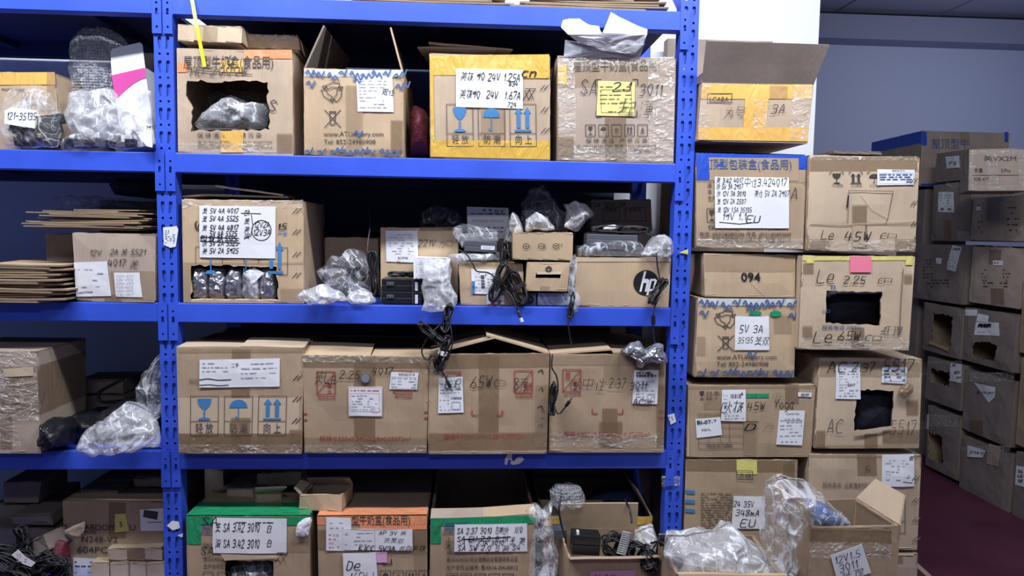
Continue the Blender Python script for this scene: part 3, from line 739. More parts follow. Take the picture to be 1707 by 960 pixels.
def sheets(label_fn, x0, x1, y0, y1, n, Y, d, seed, mats=('kraft_grey', 'kraft', 'kraft_dull', 'kraft_warm'), group='flattened cartons', lean=0, zb=None, over=.03, cat='flattened carton', hmul=1.0):
    """a pile of folded-flat cartons: each one two boards hinged at a crease, a thing of its own"""
    rng = random.Random(seed); zt = U((x0+x1)/2, y0, Y).z; z0 = U((x0+x1)/2, y1, Y).z if zb is None else zb; st = (zt-z0)/n
    A, B = U(x0, y1, Y), U(x1, y1, Y)
    for i in range(n):
        a = A.x+rng.uniform(-over, over*.5); b = B.x+rng.uniform(-over*.3, over*.6); w = b-a; dd = d*rng.uniform(.9, 1)
        yo = rng.uniform(0, .03); m = mats[rng.randrange(len(mats))]
        o = empty('flattened_carton', ((a+b)/2, Y+yo+dd/2, z0+i*st), (R(rng.uniform(-.3, .3)), R(lean+rng.uniform(-.5, .5)), R(rng.uniform(-2, 2))), label_fn(i, n), cat, group)
        sd = rng.uniform(0, 30)
        for k in range(2):
            mb = MB(); t = min(.0045, st*.45); g = st*.25
            F = lambda u, v, nn: Vector((u-w/2, v-dd/2, nn+t+k*(t+g*(.3+.7*abs(u/w-.5)*2))+.0025*noise.noise(Vector((u*4, v*4, sd)))))
            cut = rng.uniform(.02, .08)
            panel(mb, F, [(cut*k, 0), (w-cut*(1-k), 0), (w, dd*.4), (w-cut*k, dd), (0, dd), (cut*.6, dd*.5)], t, m, (), .09, m, 'kraft_in')
            mb.build('board', o)

# ================================================================ centre bay, upper shelf (stands on Z2)
LT = '轻放'; 
c = Carton('brown milk-carton box with a torn rectangular window, orange tape and struck-out writing', 296, 486, 82, .005, .40, z=Z2, rot=0, top='closed',
           holes=[[(312, 134), (445, 136), (448, 216), (318, 219), (322, 180), (310, 158)]], hjit=.005, m='kraft')
p = c.pr
p.text(306, 112, 17, '屋顶型牛奶盒(食品用)', 'print', 0, w=148)
p.text(330, 229, 7, '保 持 清 洁 · 严 禁 污 染', 'print', 0, w=105); p.text(330, 240, 6, '电话:(0531)82892296  (0531)82892009', 'print_faint', w=122); p.text(330, 247, 6, '地址:济南市仲宫镇 邮编:250115', 'print_faint', w=122)
c.tape(405, 82, 487, 97, 'tape_orange'); c.tape(296, 104, 312, 120, 'tape_orange'); c.tape(368, 100, 405, 120, 'tape_amber'); c.tape(368, 218, 405, 254, 'tape_amber'); c.tape(294, 238, 470, 254, 'tape_clear'); c.tape(460, 222, 487, 254, 'tape_tan')
p2 = Sheet(c.body, c.to, .004, c.rng)
p2.hand(318, 126, 14, 'HD 2000W', 'print', -1, w=92, pen=.1); p2.line([(312, 116), (420, 124)], 1.2, 'print'); p2.hand(378, 113, 20, '4', 'print'); p2.hand(448, 185, 18, 'S', 'print')
for q in ([(310, 132), (306, 160), (313, 200), (316, 222), (304, 214), (300, 180), (303, 150)],):
    mb = MB(); c.patch(mb, [q[0], q[1], q[2], q[3]], 'edge', .004); 
c.done()
puff('plastic_bag', 'crumpled clear bag seen through the torn window of the upper left carton', 'plastic bag', [(322, 214), (335, 195), (350, 185), (372, 167), (392, 163), (415, 172), (445, 170), (450, 185), (446, 215)], .07, .10, 'film_white', seed=4, amp=.010, base_z=Z2+.006)
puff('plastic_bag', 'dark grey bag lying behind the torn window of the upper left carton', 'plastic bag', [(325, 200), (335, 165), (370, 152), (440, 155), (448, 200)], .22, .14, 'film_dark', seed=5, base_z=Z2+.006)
c1 = c
zt = U(390, 81, .03).z
b = Carton('small flat brown carton lying on the torn-window box, beside the strap', 296, 402, 41, .0, .16, z=zt+.006, m='kraft_pale', rot=0, warp=.003, name='small_carton'); b.tape(338, 44, 362, 77, 'tape_pale'); b.done()
b = Carton('small taped carton on the orange-taped box, right of the flat one', 412, 498, 58, .06, .18, z=zt+.008, m='kraft_warm', rot=3, name='small_carton'); b.tape(412, 58, 498, 68, 'tape_clear'); b.tape(450, 58, 462, 84, 'tape_clear'); b.done()

c = Carton('cream-brown battery carton with side flaps raised, www address and blue zigzag tape', 507, 673, 116, .0, .40, z=Z2, m='kraft_warm', top='open', rot=0)
p = c.pr
def zig(c, pts, seed, s=9, m='print_navy', lift=.0035):
    rng = random.Random(seed); S = Sheet(c.body, c.to, lift, rng)
    for x, y in pts:
        a = rng.uniform(-40, 30); S.line([(x, y)]+[(x+s*.5*(k+1)+rng.uniform(-1, 1), y+(s*.7 if k % 2 else -s*.7)*rng.uniform(.5, 1)+a*.06*k) for k in range(rng.choice((3, 4, 5)))], 2.6, m)
def atl(c, x0, y0, x1, y1, tel='Tel: 852-24980908'):
    p = c.pr; w = x1-x0; h = y1-y0
    p.icon('recycle', x0+w*.18, y0+h*.13, x0+w*.40, y0+h*.36); p.icon('bin', x0+w*.21, y0+h*.45, x0+w*.37, y0+h*.67)
    p.text(x0+w*.20, y1-h*.24, 8, 'www.ATLbattery.com', 'print', 0, w=w*.60); p.text(x0+w*.20, y1-h*.15, 8, tel, 'print', 0, w=w*.52)
    c.tape(x0, y0, x1, y0+12, 'tape_white'); c.tape(x0, y1-14, x1, y1-1, 'tape_pale')
    zig(c, [(x0+3+i*w/9, y0+7+(i % 3)*2) for i in range(9)], 5, 9, lift=.005); zig(c, [(x0+4, y0+24), (x0+w*.5, y0+20), (x0+w*.92, y0+30), (x0+w*.5, y1-38)], 6, 10, lift=.004); zig(c, [(x0+2+i*w/8, y1-8) for i in range(8)], 7, 9, lift=.005)
atl(c, 507, 116, 673, 262); c.tape(605, 187, 607, 189, 'tape_tan'); c.tape(577, 142, 605, 248, 'tape_pale'); c.tape(652, 200, 672, 256, 'tape_tan')
l = c.label([(595, 128), (655, 127), (657, 187), (597, 186)], lab='blank-looking white slip with faint print'); l.fine(600, 132, 645, 182, 9); l.hand(638, 157, 9, '双性', 'ink', 5, pen=.2)
c.flap('l', .125, 66, m='kraft_dull'); c.flap('r', .12, 74); c.flap('b', .07, 80, m='kraft_dull'); c.done()

puff('mesh_sack', 'dark red mesh sack standing between the battery carton and the yellow-taped carton', 'sack', [(684, 262), (684, 190), (692, 176), (708, 182), (716, 200), (717, 262)], .12, .16, 'maroon', seed=8, amp=.006, base_z=Z2)

c = Carton('carton wrapped in yellow tape with blue glass, umbrella and arrows and a white note', 715, 917, 90, .0, .42, z=Z2, m='kraft', top='closed')
p = c.pr
def trio(p, x0, y0, cw, hh, hw, gap, m='print_blue', caps=('轻 放', '防 潮', '向 上')):
    for i, (k, cp) in enumerate(zip(('cup', 'umbrella', 'arrows'), caps)):
        x = x0+i*gap; p.frame(x, y0, x+cw, y0+hh+hw, .9, 'print'); p.line([(x, y0+hh), (x+cw, y0+hh)], .9, 'print')
        p.icon(k, x+cw*.18, y0+hh*.10, x+cw*.82, y0+hh*.95, m); p.text(x+cw*.18, y0+hh+hw*.78, hw*.58, cp, 'print', w=cw*.64)
trio(p, 743, 173, 44, 49, 22, 53)
c.tape(715, 90, 917, 124, 'tape_yellow'); c.tape(715, 234, 917, 267, 'tape_yellow'); c.tape(716, 120, 722, 236, 'tape_yellow'); c.tape(860, 124, 917, 130, 'tape_yellow'); c.tape(800, 118, 842, 236, 'tape_pale', n=.001)
p = Sheet(c.body, c.to, .0035, c.rng); p.hand(870, 128, 14, 'cn', w=22, pen=.16); p.hand(872, 164, 18, '双', w=18)
for y in (145, 182, 217):
    for k in (0, 6): p.line([(901+k, y+5), (909+k, y-4)], 1.3, 'print')
l = c.label([(760, 113), (872, 116), (871, 181), (759, 178)])
l.hand(768, 132, 12, '美极 90 24V 1.25A', 'ink', 2, w=98, pen=.17); l.hand(848, 143, 7, '834', pen=.2); l.hand(766, 162, 12, '美极90  24V  1.67A', 'ink', 2, w=100, pen=.17); l.hand(845, 178, 7, '724', pen=.2)
c.done()
zt = U(790, 88, .1).z
for i, (a, b_, yy, ang, mm) in enumerate(((700, 825, 80, -1.5, 'kraft_dull'), (715, 850, 84, 1.2, 'kraft_in'))):
    o = empty('cardboard_sheet', (U((a+b_)/2, 84, .12).x, .17, zt+.004+i*.008), (0, R(ang), R(3*i)), ['upper loose dark board on top of the yellow-taped carton', 'lower loose dark board resting straight on the yellow-taped carton'][i], 'cardboard')
    mb = MB(); w = (b_-a)/pxm(.12); panel(mb, lambda u, v, n: Vector((u-w/2, v-.1, n+.004+.004*noise.noise(Vector((u*9, v*9, i))))), [(0, 0), (w, .02), (w-.02, .2), (.02, .2)], .005, mm, (), .04); mb.build('board', o)

c = Carton('film-wrapped milk-carton box with a yellow slip, right end of the upper shelf', 930, 1124, 95, .0, .42, z=Z2, m='kraft_grey', top='closed')
p = c.pr
def five(p, x0, y0, s, gap, x1, m='print'):
    for i, k in enumerate(('cup', 'umbrella', 'sun', 'arrows', 'six')):
        x = x0+i*gap; p.frame(x, y0, x+s, y0+s*1.2, 1, m); p.icon(k, x+s*.2, y0+s*.2, x+s*.8, y0+s*1.0, m)
p.text(957, 118, 15, '屋顶型牛奶盒(食品用)', w=142); five(p, 976, 208, 16, 21.5, 0)
p.text(976, 238, 6.5, '保 持 清 洁 · 严 禁 污 染', w=102); p.text(952, 247, 5.5, '电话: (0531)82892296 传真: (0531)82892009', w=140); p.text(952, 254, 5.5, '地址: 济南市仲宫镇龙山路北首      邮编: 250115', w=140)
for a in ((994, 133, 1, 1), (1063, 133, -1, 1), (994, 195, 1, -1), (1061, 195, -1, -1)): p.line([(a[0], a[1]+10*a[3]), (a[0], a[1]), (a[0]+9*a[2], a[1])], 1.3)
c.tape(1008, 196, 1043, 268, 'tape_tan'); c.tape(930, 110, 1124, 145, 'tape_pale'); c.tape(930, 108, 946, 140, 'tape_amber'); c.tape(930, 98, 960, 262, 'wrap'); c.tape(1080, 96, 1124, 260, 'wrap'); c.tape(930, 96, 1124, 110, 'tape_clear'); c.tape(930, 245, 1124, 269, 'wrap'); c.tape(930, 228, 956, 262, 'tape_tan')
p = Sheet(c.body, c.to, .0045, c.rng); p.hand(968, 158, 24, 'SA', pen=.08, w=26); p.hand(1065, 160, 18, '3011', pen=.09, w=36)
l = c.label([(998, 135), (1058, 138), (1056, 195), (994, 193)], 'yellow_paper', lab='yellow carbon slip'); l.fine(1000, 142, 1052, 190, 7, 'print_faint')
l.frame(1002, 150, 1052, 188, .7, 'print_faint'); l.hand(1021, 152, 14, '2.1', w=28, pen=.13)
p = Sheet(c.body, c.to, .0058, c.rng); p.hand(1030, 190, 20, '超', pen=.1, w=24); p.hand(1066, 192, 20, '薄', pen=.08, w=18)
c.done()
# white padded mailer, folded open on top of the film-wrapped box
o = empty('mailing_bag', U(1010, 95, .0), label='white plastic mailing bag lying open on the film-wrapped upper right box', cat='bag')
def rag(outs, m, name, lab=None, root=o):
    """one folded sheet of the bag: photo outline with its own depth at every corner"""
    for nm, pts, mm in outs:
        W = [U(x, y, Y)-root.location for x, y, Y in pts]; mb = MB(); n = len(W); cen = sum(W, Vector())/n; vs = []; fs = []
        K = 5
        ring = []
        for i in range(n):
            for k in range(K): ring.append(W[i].lerp(W[(i+1) % n], k/K))
        N = len(ring); J = 7
        for j in range(J+1):
            for q in ring:
                p_ = cen.lerp(q, j/J); d_ = .006*noise.noise(p_*22)+.003*noise.noise(p_*60); vs.append(p_+Vector((0, -d_, 0)))
        for j in range(J):
            for k in range(N): fs.append((j*N+k, (j+1)*N+k, (j+1)*N+(k+1) % N, j*N+(k+1) % N))
        mb.add(vs, fs, mm); ob = mb.build(nm, root, smooth=False)
        sd = ob.modifiers.new('thick', 'SOLIDIFY'); sd.thickness = .0015
M['mailer'] = plain('white_mailer_film', (.74, .76, .84), .32, bump=.3, bscale=18)
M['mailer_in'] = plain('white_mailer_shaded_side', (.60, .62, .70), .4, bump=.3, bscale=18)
rag([('front_panel', [(947, 57, -.045), (1078, 58, -.045), (1072, 75, -.035), (1057, 90, -.02), (1005, 84, -.02), (965, 70, -.03)], 'mailer'),
     ('gusset', [(942, 66, -.01), (965, 70, -.028), (1005, 84, -.018), (1057, 90, -.018), (1075, 72, -.03), (1066, 97, .0), (940, 95, .0)], 'mailer_in'),
     ('back_panel', [(935, 45, -.02), (938, 34, -.02), (948, 31, -.02), (965, 32, -.015), (1000, 52, -.02), (1004, 57, -.03), (947, 58, -.04)], 'mailer'),
     ('opening_flap', [(1004, 56, -.035), (1018, 21, -.025), (1058, 41, -.03), (1079, 50, -.04), (1078, 59, -.045)], 'mailer'),
     ('inner_fold', [(963, 32, -.012), (985, 42, -.012), (999, 44, -.012), (1001, 55, -.015), (975, 56, -.018)], 'mailer_in')], None, None)
mb = MB(); q = o.location; S = Sheet(mb, lambda x, y, n: U(x, y, -.026-n)-q, .001, random.Random(1)); S.text(985, 84, 4, 'Star Armor', 'print', 4, w=34); mb.build('lettering', o)

# ================================================================ centre bay, second shelf (stands on Z3)
c = Carton('tall carton with a large handwritten white list and a cut-out full of bagged adapters', 306, 506, 332, .0, .36, z=Z3, m='kraft_warm', holes=[[(320, 442), (462, 444), (465, 500), (320, 500)]], rot=2)
p = c.pr
for x, k in ((340, 'cup'), (398, 'umbrella'), (447, 'arrows')): p.icon(k, x, 402, x+26, 456, 'print_blue')
for x in (328, 372, 408, 432): p.line([(x, 410), (x, 438)], .8)
p.line([(328, 410), (480, 412), (480, 458), (465, 458)], .8); p.text(463, 392, 6, '严禁', 'print_blue', w=16)
for y in (350, 385, 423, 458):
    for k in (0, 6): p.line([(488+k, y+5), (496+k, y-4)], 1.3, 'print')
c.tape(304, 332, 506, 346, 'tape_clear'); c.tape(304, 436, 506, 440, 'tape_pale'); c.tape(468, 480, 506, 504, 'tape_pale'); c.tape(304, 440, 320, 504, 'tape_pale')
l = c.label([(334, 341), (460, 343), (460, 430), (335, 428)], lab='big white list of handwritten ratings')
rows = [('英 5V 4A 4017', 354), ('英 5V 4A 5525', 367), ('英 5V 4A 4817', 382), ('5V 4A 5525', 392), ('欧 5V 2A 5525', 408), ('美 5V 2A 5925', 421)]
for t, y in rows: l.hand(340 if ' 5V' in t else 352, y, 8, t, 'ink', 0, w=58 if ' 5V' in t else 44, pen=.2)
l.hand(337, 400, 8, 'EU 5V 3A 5525', w=58, pen=.26); l.line([(336, 394), (400, 396)], 1.4); l.line([(336, 401), (402, 404)], 1.2)
for k, (t, y) in enumerate((('欧', 357), ('英', 371), ('美', 385), ('澳', 396))): l.hand(409, y, 8, t, pen=.2)
l.line([(403, 354), (436, 355)], 1.2); l.line([(420, 356), (423, 375), (419, 394)], 1.2); l.hand(425, 378, 9, '12V2A', w=24, pen=.16); l.hand(423, 391, 10, '12V3A', w=28, pen=.16); l.arc(437, 383, 16, 17, 1.3, 'ink')
p = Sheet(c.body, c.to, .0026, c.rng); p.hand(326, 382, 14, 'V', pen=.14); p.arc(334, 374, 7, 8, 1.4, 'ink', 0, 250); p.hand(462, 382, 10, '15', w=14, pen=.18)
c.done()
for i in range(5):
    x = 322+i*28; puff('bagged_adapter', ['leftmost bagged black adapter in the cut-out of the list carton', 'second from left bagged adapter in the cut-out of the list carton', 'middle bagged adapter in the cut-out of the list carton', 'bagged adapter with a white tag in the cut-out of the list carton', 'rightmost bagged adapter in the cut-out of the list carton'][i], 'bagged adapter',
         [(x, 500), (x-1, 470), (x+3, 447), (x+15, 443), (x+26, 448), (x+29, 475), (x+28, 500)], .035, .05, 'foil' if i != 3 else 'film_white', seed=20+i, amp=.007, fr=40, base_z=Z3+.007, group='bagged adapters in the list carton', rings=9, nth=36)
    o = bpy.context.scene.objects
    brick('power_adapter', 'black power adapter bagged inside the cut-out of the list carton', x+5, 460, x+24, 498, .10, .03, 'black', group='adapters inside the list carton')
mb = MB(); mb.add([U(405, 455, .012), U(424, 446, .012), U(440, 455, .012), U(423, 472, .010)], [(0, 3, 2, 1)], 'white'); o = mb.build('paper_tag'); sd = o.modifiers.new('t', 'SOLIDIFY'); sd.thickness = .0008
tag(o, 'small folded white paper lying over the bags in the list carton cut-out', 'paper')
zt = U(400, 331, .05).z
for i, (a, b_, y, an, mm) in enumerate(((309, 385, 326, -3.5, 'kraft_pale'), (363, 470, 318, 6.5, 'kraft_grey'), (340, 478, 328, .6, 'kraft_dull'))):
    w = (b_-a)/pxm(.06); ctr = U((a+b_)/2, y, .06)
    o = empty('cardboard_sheet', (ctr.x, .15, zt+.004+(0, .017, .001)[i]), (0, R(an), 0), ['pale loose board tilted on the left of the list carton', 'grey loose board sloping down to the right on the list carton', 'dull loose board under the others on the list carton'][i], 'cardboard')
    mb = MB(); panel(mb, lambda u, v, n: Vector((u-w/2, v-.1, n+.005+.004*noise.noise(Vector((u*9, v*9, i))))), [(0, 0), (w, .01), (w-.01, .2), (.02, .2)], .005, mm, (), .04); mb.build('board', o)

puff('plastic_bag', 'clear bag of adapter cable in the pile right of the list carton, topmost', 'plastic bag', [(528, 452), (545, 440), (552, 425), (566, 432), (580, 420), (600, 418), (612, 425), (616, 452), (612, 478), (590, 484), (560, 476), (540, 470)], .10, .11, 'film', seed=31, amp=.014)
puff('plastic_bag', 'lower left clear bag beside the list carton, hanging over the beam', 'plastic bag', [(491, 494), (504, 482), (520, 480), (540, 476), (560, 482), (574, 488), (578, 502), (556, 506), (530, 505), (516, 512), (506, 502)], .0-.045, .06, 'film_white', seed=32, amp=.010)
puff('plastic_bag', 'lower right clear bag beside the list carton, against the cable coil', 'plastic bag', [(574, 500), (584, 486), (600, 480), (618, 484), (626, 500), (622, 506), (590, 506)], .03, .08, 'film_white', seed=33, amp=.012, base_z=Z3+.002)
puff('plastic_bag', 'clear bag in the pile right of the list carton, middle one with dark cable inside', 'plastic bag', [(536, 486), (545, 465), (570, 462), (600, 470), (618, 482), (610, 500), (575, 502), (548, 500)], .075, .10, 'film', seed=34, amp=.013)
coil('adapter_cable', 'dark cable coil inside the topmost clear bag right of the list carton', 592, 450, 40, 44, .11, 6, 30, seed=35)
coil('adapter_cable', 'dark cable coil inside the middle clear bag right of the list carton', 570, 484, 50, 24, .10, 6, 80, seed=36)
coil('power_cable', 'black folded power cable standing between the clear bags and the black drives', 622, 455, 24, 78, .05, 8, 2, r=.0026, seed=37, tail=[(612, 418, .06), (617, 380, .10), (614, 330, .2)])
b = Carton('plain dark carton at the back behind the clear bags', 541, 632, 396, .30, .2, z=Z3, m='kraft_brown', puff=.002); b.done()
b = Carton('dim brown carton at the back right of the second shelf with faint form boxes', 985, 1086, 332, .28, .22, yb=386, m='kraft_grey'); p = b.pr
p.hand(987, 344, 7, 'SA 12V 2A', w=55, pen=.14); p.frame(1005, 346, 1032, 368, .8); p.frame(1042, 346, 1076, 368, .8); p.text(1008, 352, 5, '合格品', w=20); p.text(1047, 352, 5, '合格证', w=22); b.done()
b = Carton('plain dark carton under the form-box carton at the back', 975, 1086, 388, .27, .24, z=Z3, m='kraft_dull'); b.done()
b = Carton('brown carton behind the black drives with a white sheet and marker writing', 633, 766, 379, .13, .34, z=Z3, m='kraft_warm', top='closed'); p = b.pr
p.hand(698, 410, 11, '221V.方口', w=58, pen=.1); b.tape(700, 377, 766, 384, 'tape_tan'); l = b.label([(642, 383), (697, 383), (698, 437), (643, 435)], lab='white printed sheet'); l.fine(648, 388, 690, 424, 8, 'paper_grey', .5); l.text(663, 431, 4, 'BCPMK', w=18); l.text(661, 437, 4, 'A1'); b.done()
for i, (y0, y1) in enumerate(((486, 507), (465, 485.5))):
    o = brick('disk_drive', ['lower black drive box with a figure-eight socket, in front of the white-sheet carton', 'upper black drive box with a figure-eight socket, stacked on its twin'][i], 636, y0, 703, y1, .02, .13, 'black', cat='drive', group='black drive boxes')
    z0 = o.location.z; h = (U(636, y0, .02)-U(636, y1, .02)).length; w = (U(703, y1, .02)-U(636, y1, .02)).length
    mb = MB(); mb.box((-w*.28, -.0675, h*.62), (.020, .004, .010), 'grey_plastic')
    for k in (-.0045, .0045): mb.tube([(-w*.28+k, -.0692, h*.62), (-w*.28+k, -.0702, h*.62)], .003, 'silver', 8); mb.tube([(-w*.28+k, -.0700, h*.62), (-w*.28+k, -.0706, h*.62)], .0018, 'black', 8)
    mb.build('socket', o)
    mb = MB(); mb.box((w*.28, -.0665, h/2), (.002, .002, h*.98), 'grey_plastic'); mb.box((w*.37, -.0668, h*.42), (.008, .002, h*.7), 'white'); mb.build('side_label', o)
o = coil('power_cable', 'black coiled lead lying on the upper black drive box', 672, 457, 13, 50, .05, 6, 90, seed=41, r=.0025)
b = Carton('small white carton lying on the drives behind the crinkled clear bag', 690, 748, 430, .0, .12, yb=466, m='white', name='small_carton', noedge=True, m_in='white', warp=.002); b.pr.fine(694, 434, 700, 462, 9); b.pr.bars(700, 434, 706, 462, 'paper_grey', False); b.done()
puff('plastic_bag', 'crinkled clear bag hanging over the beam edge beside the black drives', 'plastic bag', [(702, 466), (703, 440), (715, 430), (735, 432), (752, 428), (756, 450), (752, 470), (762, 490), (759, 512), (742, 516), (720, 522), (706, 520)], -.035, .05, 'film_white', seed=42, amp=.010)
coil('adapter_cable', 'black cable bundle hanging below the crinkled bag, left upper one', 722, 558, 18, 62, -.045, 11, 50, seed=43, pinch=.5)
coil('adapter_cable', 'black cable bundle hanging below the crinkled bag, upper right one', 745, 530, 20, 50, -.045, 10, -12, seed=44, tail=[(752, 550, -.045), (754, 575, -.05), (748, 590, -.05)], plug='barrel')
coil('adapter_cable', 'black cable bundle tied with a white band hanging at the front of the middle cartons', 738, 588, 22, 62, -.055, 12, -18, seed=45, tie='white_plastic', tail=[(722, 600, -.05), (728, 612, -.055), (738, 620, -.05), (746, 636, -.05)], plug='barrel')
cable('adapter_cable', 'thin black lead looping left from the hanging cable bundles', [(735, 540, -.04), (715, 560, -.05), (703, 585, -.05), (712, 600, -.055), (722, 592, -.055), (733, 608, -.055)], plug='barrel')

# stack of bagged grey adapters
brick('power_adapter', 'light grey bagged adapter, top of the stack left of the hanging leads', 769, 388, 830, 404, .06, .07, 'midgrey', -4)
brick('power_adapter', 'dark grey adapter with a rating sticker in the stack above the parcel carton', 774, 402, 828, 420, .02, .06, 'grey_plastic', 2, sticker=(.22, .42, .42, .36))
brick('power_adapter', 'silver-grey flat adapter at the bottom of the stack above the parcel carton', 770, 421, 833, 434, .03, .09, 'midgrey', -1)
puff('plastic_bag', 'clear bag round the top grey adapter with its corner sticking out left', 'plastic bag', [(755, 378), (770, 374), (800, 378), (830, 388), (834, 402), (800, 408), (770, 412), (760, 395)], .07, .09, 'film', seed=51)
puff('plastic_bag', 'milky bag round the bottom grey adapter above the parcel carton', 'plastic bag', [(747, 424), (770, 420), (830, 420), (836, 434), (800, 438), (760, 440), (750, 434)], .06, .10, 'film_white', seed=52, amp=.006)
b = Carton('white carton printed with blue symbols standing at the back above the grey adapters', 780, 850, 346, .20, .12, yb=398, m='white', name='small_carton', m_in='white'); p = b.pr; p.fine(786, 352, 845, 362, 1, 'print_navy', .9); p.bars(788, 366, 842, 370, 'paper_grey'); p.fine(788, 376, 842, 396, 3, 'print_navy')
for k in range(4): p.icon(('umbrella', 'cup', 'arrows', 'sun')[k], 806+k*10, 349, 813+k*10, 356, 'print_navy')
b.done()
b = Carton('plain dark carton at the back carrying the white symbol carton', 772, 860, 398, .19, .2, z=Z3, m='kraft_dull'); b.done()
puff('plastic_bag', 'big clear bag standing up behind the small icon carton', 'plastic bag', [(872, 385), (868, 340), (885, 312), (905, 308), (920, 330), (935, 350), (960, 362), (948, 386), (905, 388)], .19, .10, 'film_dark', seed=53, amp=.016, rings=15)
puff('plastic_bag', 'clear bag with a spread fan of creases above the right end of the icon carton', 'plastic bag', [(938, 382), (945, 360), (938, 340), (960, 330), (985, 354), (975, 372), (955, 386)], .10, .07, 'film_white', seed=54, amp=.016)
puff('plastic_bag', 'clear bag lying on the icon carton, left end', 'plastic bag', [(872, 384), (878, 365), (895, 355), (915, 362), (925, 384)], .07, .08, 'film_white', seed=55, amp=.012)
puff('plastic_bag', 'tall clear bag corner between the symbol carton and the icon carton', 'plastic bag', [(840, 400), (845, 372), (853, 349), (864, 360), (872, 385), (860, 405)], .08, .06, 'film_white', seed=56, amp=.010)
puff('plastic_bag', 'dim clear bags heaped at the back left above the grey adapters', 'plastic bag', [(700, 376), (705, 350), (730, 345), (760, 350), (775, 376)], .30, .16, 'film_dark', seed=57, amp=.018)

b = Carton('parcel carton with a blue-edged shipping label behind the black cable bundles', 766, 870, 437, .02, .26, z=Z3, m='kraft_warm', top='closed'); b.tape(766, 436, 830, 443, 'tape_pale')
l = b.label([(786, 448), (832, 448), (832, 490), (785, 489)]); l.fine(792, 452, 802, 486, 6, 'paper_grey'); l.bars(801, 458, 807, 480, 'ink', False); l.text(808, 460, 5, 'F'); l.fine(812, 452, 829, 486, 7); l.polys([[(785, 489), (790, 489), (791, 468), (786, 468)]], 'print_blue')
l = b.label((809, 491, 838, 508)); l.polys([[(812, 511), (818, 511), (824, 500), (818, 500)], [(824, 511), (830, 511), (834, 500), (829, 500)]], 'print_red'); l.text(814, 498, 4, '易碎', 'print_red'); b.done()
zc = U(900, 434, .02).z
b2 = Carton('small carton on its side with a finger-hole slot, under the icon carton', 879, 949, 435, .0, .20, yb=486, m='kraft_warm', name='small_carton', holes=[[(895, 453), (936, 454), (935, 463), (894, 462)]], hjit=.0006)
p = b2.pr; p.arc(915, 447, 4, 4, 3.6, 'print', n=12); b2.tape(903, 476, 919, 486, 'tape_pale'); b2.tape(896, 452, 936, 456, 'edge'); b2.done()
b3 = Carton('small carton with three round icons, on top of the slotted carton', 857, 952, 386, .0, .20, yb=434.5, m='kraft_warm', name='small_carton'); p = b3.pr
for x in (878, 902, 925): p.arc(x, 409, 4.5, 4.5, 1.1); p.line([(x-2, 409), (x+2, 409)], 1.2); p.fine(x+5, 404, x+11, 414, 3, 'print')
b3.done()
brick('power_socket_box', 'grey box with a round two-pin socket under the slotted carton', 873, 489, 894, 509.5, .03, .10, 'midgrey', cat='socket', sticker=None)
mb = MB(); q = U(882, 499, .027); mb.tube([(0, 0, 0), (0, -.004, 0)], .013, 'black', 16); mb.tube([(-.004, -.0038, 0), (-.004, -.006, 0)], .002, 'silver', 6); mb.tube([(.004, -.0038, 0), (.004, -.006, 0)], .002, 'silver', 6)
so = bpy.data.objects['power_socket_box']; o = mb.build('socket', so); o.location = (q-so.location)
o = Carton('translucent grey box standing under the slotted carton, right of the socket', 895, 946, 488, .03, .12, z=Z3, m='film_white', name='plastic_box', cat='plastic box', m_in='film_white', noedge=True, puff=.001); o.done()
coil('adapter_cable', 'tightly tied black cable bundle with a thick sleeve, in front of the shipping label', 832, 470, 30, 72, -.01, 9, -20, seed=61, pinch=.5, tail=[(850, 490, -.02), (858, 505, -.03), (864, 520, -.035)], plug='usb', r=.0024)
coil('adapter_cable', 'loose black cable tangle in front of the slotted carton left edge', 862, 478, 34, 62, -.005, 9, 25, seed=62, pinch=.6, r=.0023)
cable('adapter_cable', 'black lead curving from the grey adapters down behind the tied bundle', [(764, 416, 0), (778, 424, -.005), (788, 440, -.01), (795, 452, -.012), (815, 455, -.012), (832, 468, -.015), (845, 480, -.02)])
cable('adapter_cable', 'black lead rising to the right of the grey adapter stack', [(830, 460, .0), (836, 430, .0), (840, 405, .02), (848, 370, .05), (852, 352, .08)])
coil('adapter_cable', 'small black coil beside the dark grey adapter', 844, 420, 14, 34, .01, 6, 10, seed=63)
# the big brown laptop box
c = Carton('wide clean brown box with a round black logo, right end of the second shelf', 960, 1117, 430, .0, .30, z=Z3, m='kraft_warm', warp=.002, puff=.002)
p = c.pr; p.arc(1077, 471, 0.1, 0.1, 1, 'print'); S = Sheet(c.body, c.to, .0016, c.rng)
S.polys([[(1077+21*math.cos(R(a)), 471+21*math.sin(R(a))) for a in range(0, -360, -12)]], 'ink')
S = Sheet(c.body, c.to, .0026, c.rng)
sl = lambda pts: [(x, y) for x, y in pts]
for q in ([(1066, 486), (1069.5, 486), (1077, 452), (1073.5, 452)], [(1075, 486), (1078.5, 486), (1082.5, 467), (1079, 464)], [(1072.5, 468), (1071.5, 471.5), (1080, 471.5), (1081, 465.5), (1077, 464.5), (1073.5, 464.5)],
          [(1077.5, 492), (1081, 492), (1087, 464.5), (1083.5, 464.5)], [(1085.5, 468), (1092, 468), (1093, 464.5), (1086, 464.5)], [(1088.5, 482), (1091, 482), (1095, 467), (1091.5, 465)], [(1082, 485), (1089, 485), (1090.5, 481.5), (1083, 481.5)]): S.polys([q], 'white')
c.tape(962, 430, 1117, 436, 'kraft_pale'); c.done()
puff('plastic_bag', 'clear bag holding a flat dark laptop, on the round-logo box', 'plastic bag', [(960, 428), (962, 412), (985, 402), (1060, 400), (1075, 412), (1072, 428)], .06, .14, 'film', seed=71, amp=.006, base_z=U(1030, 429, .05).z)
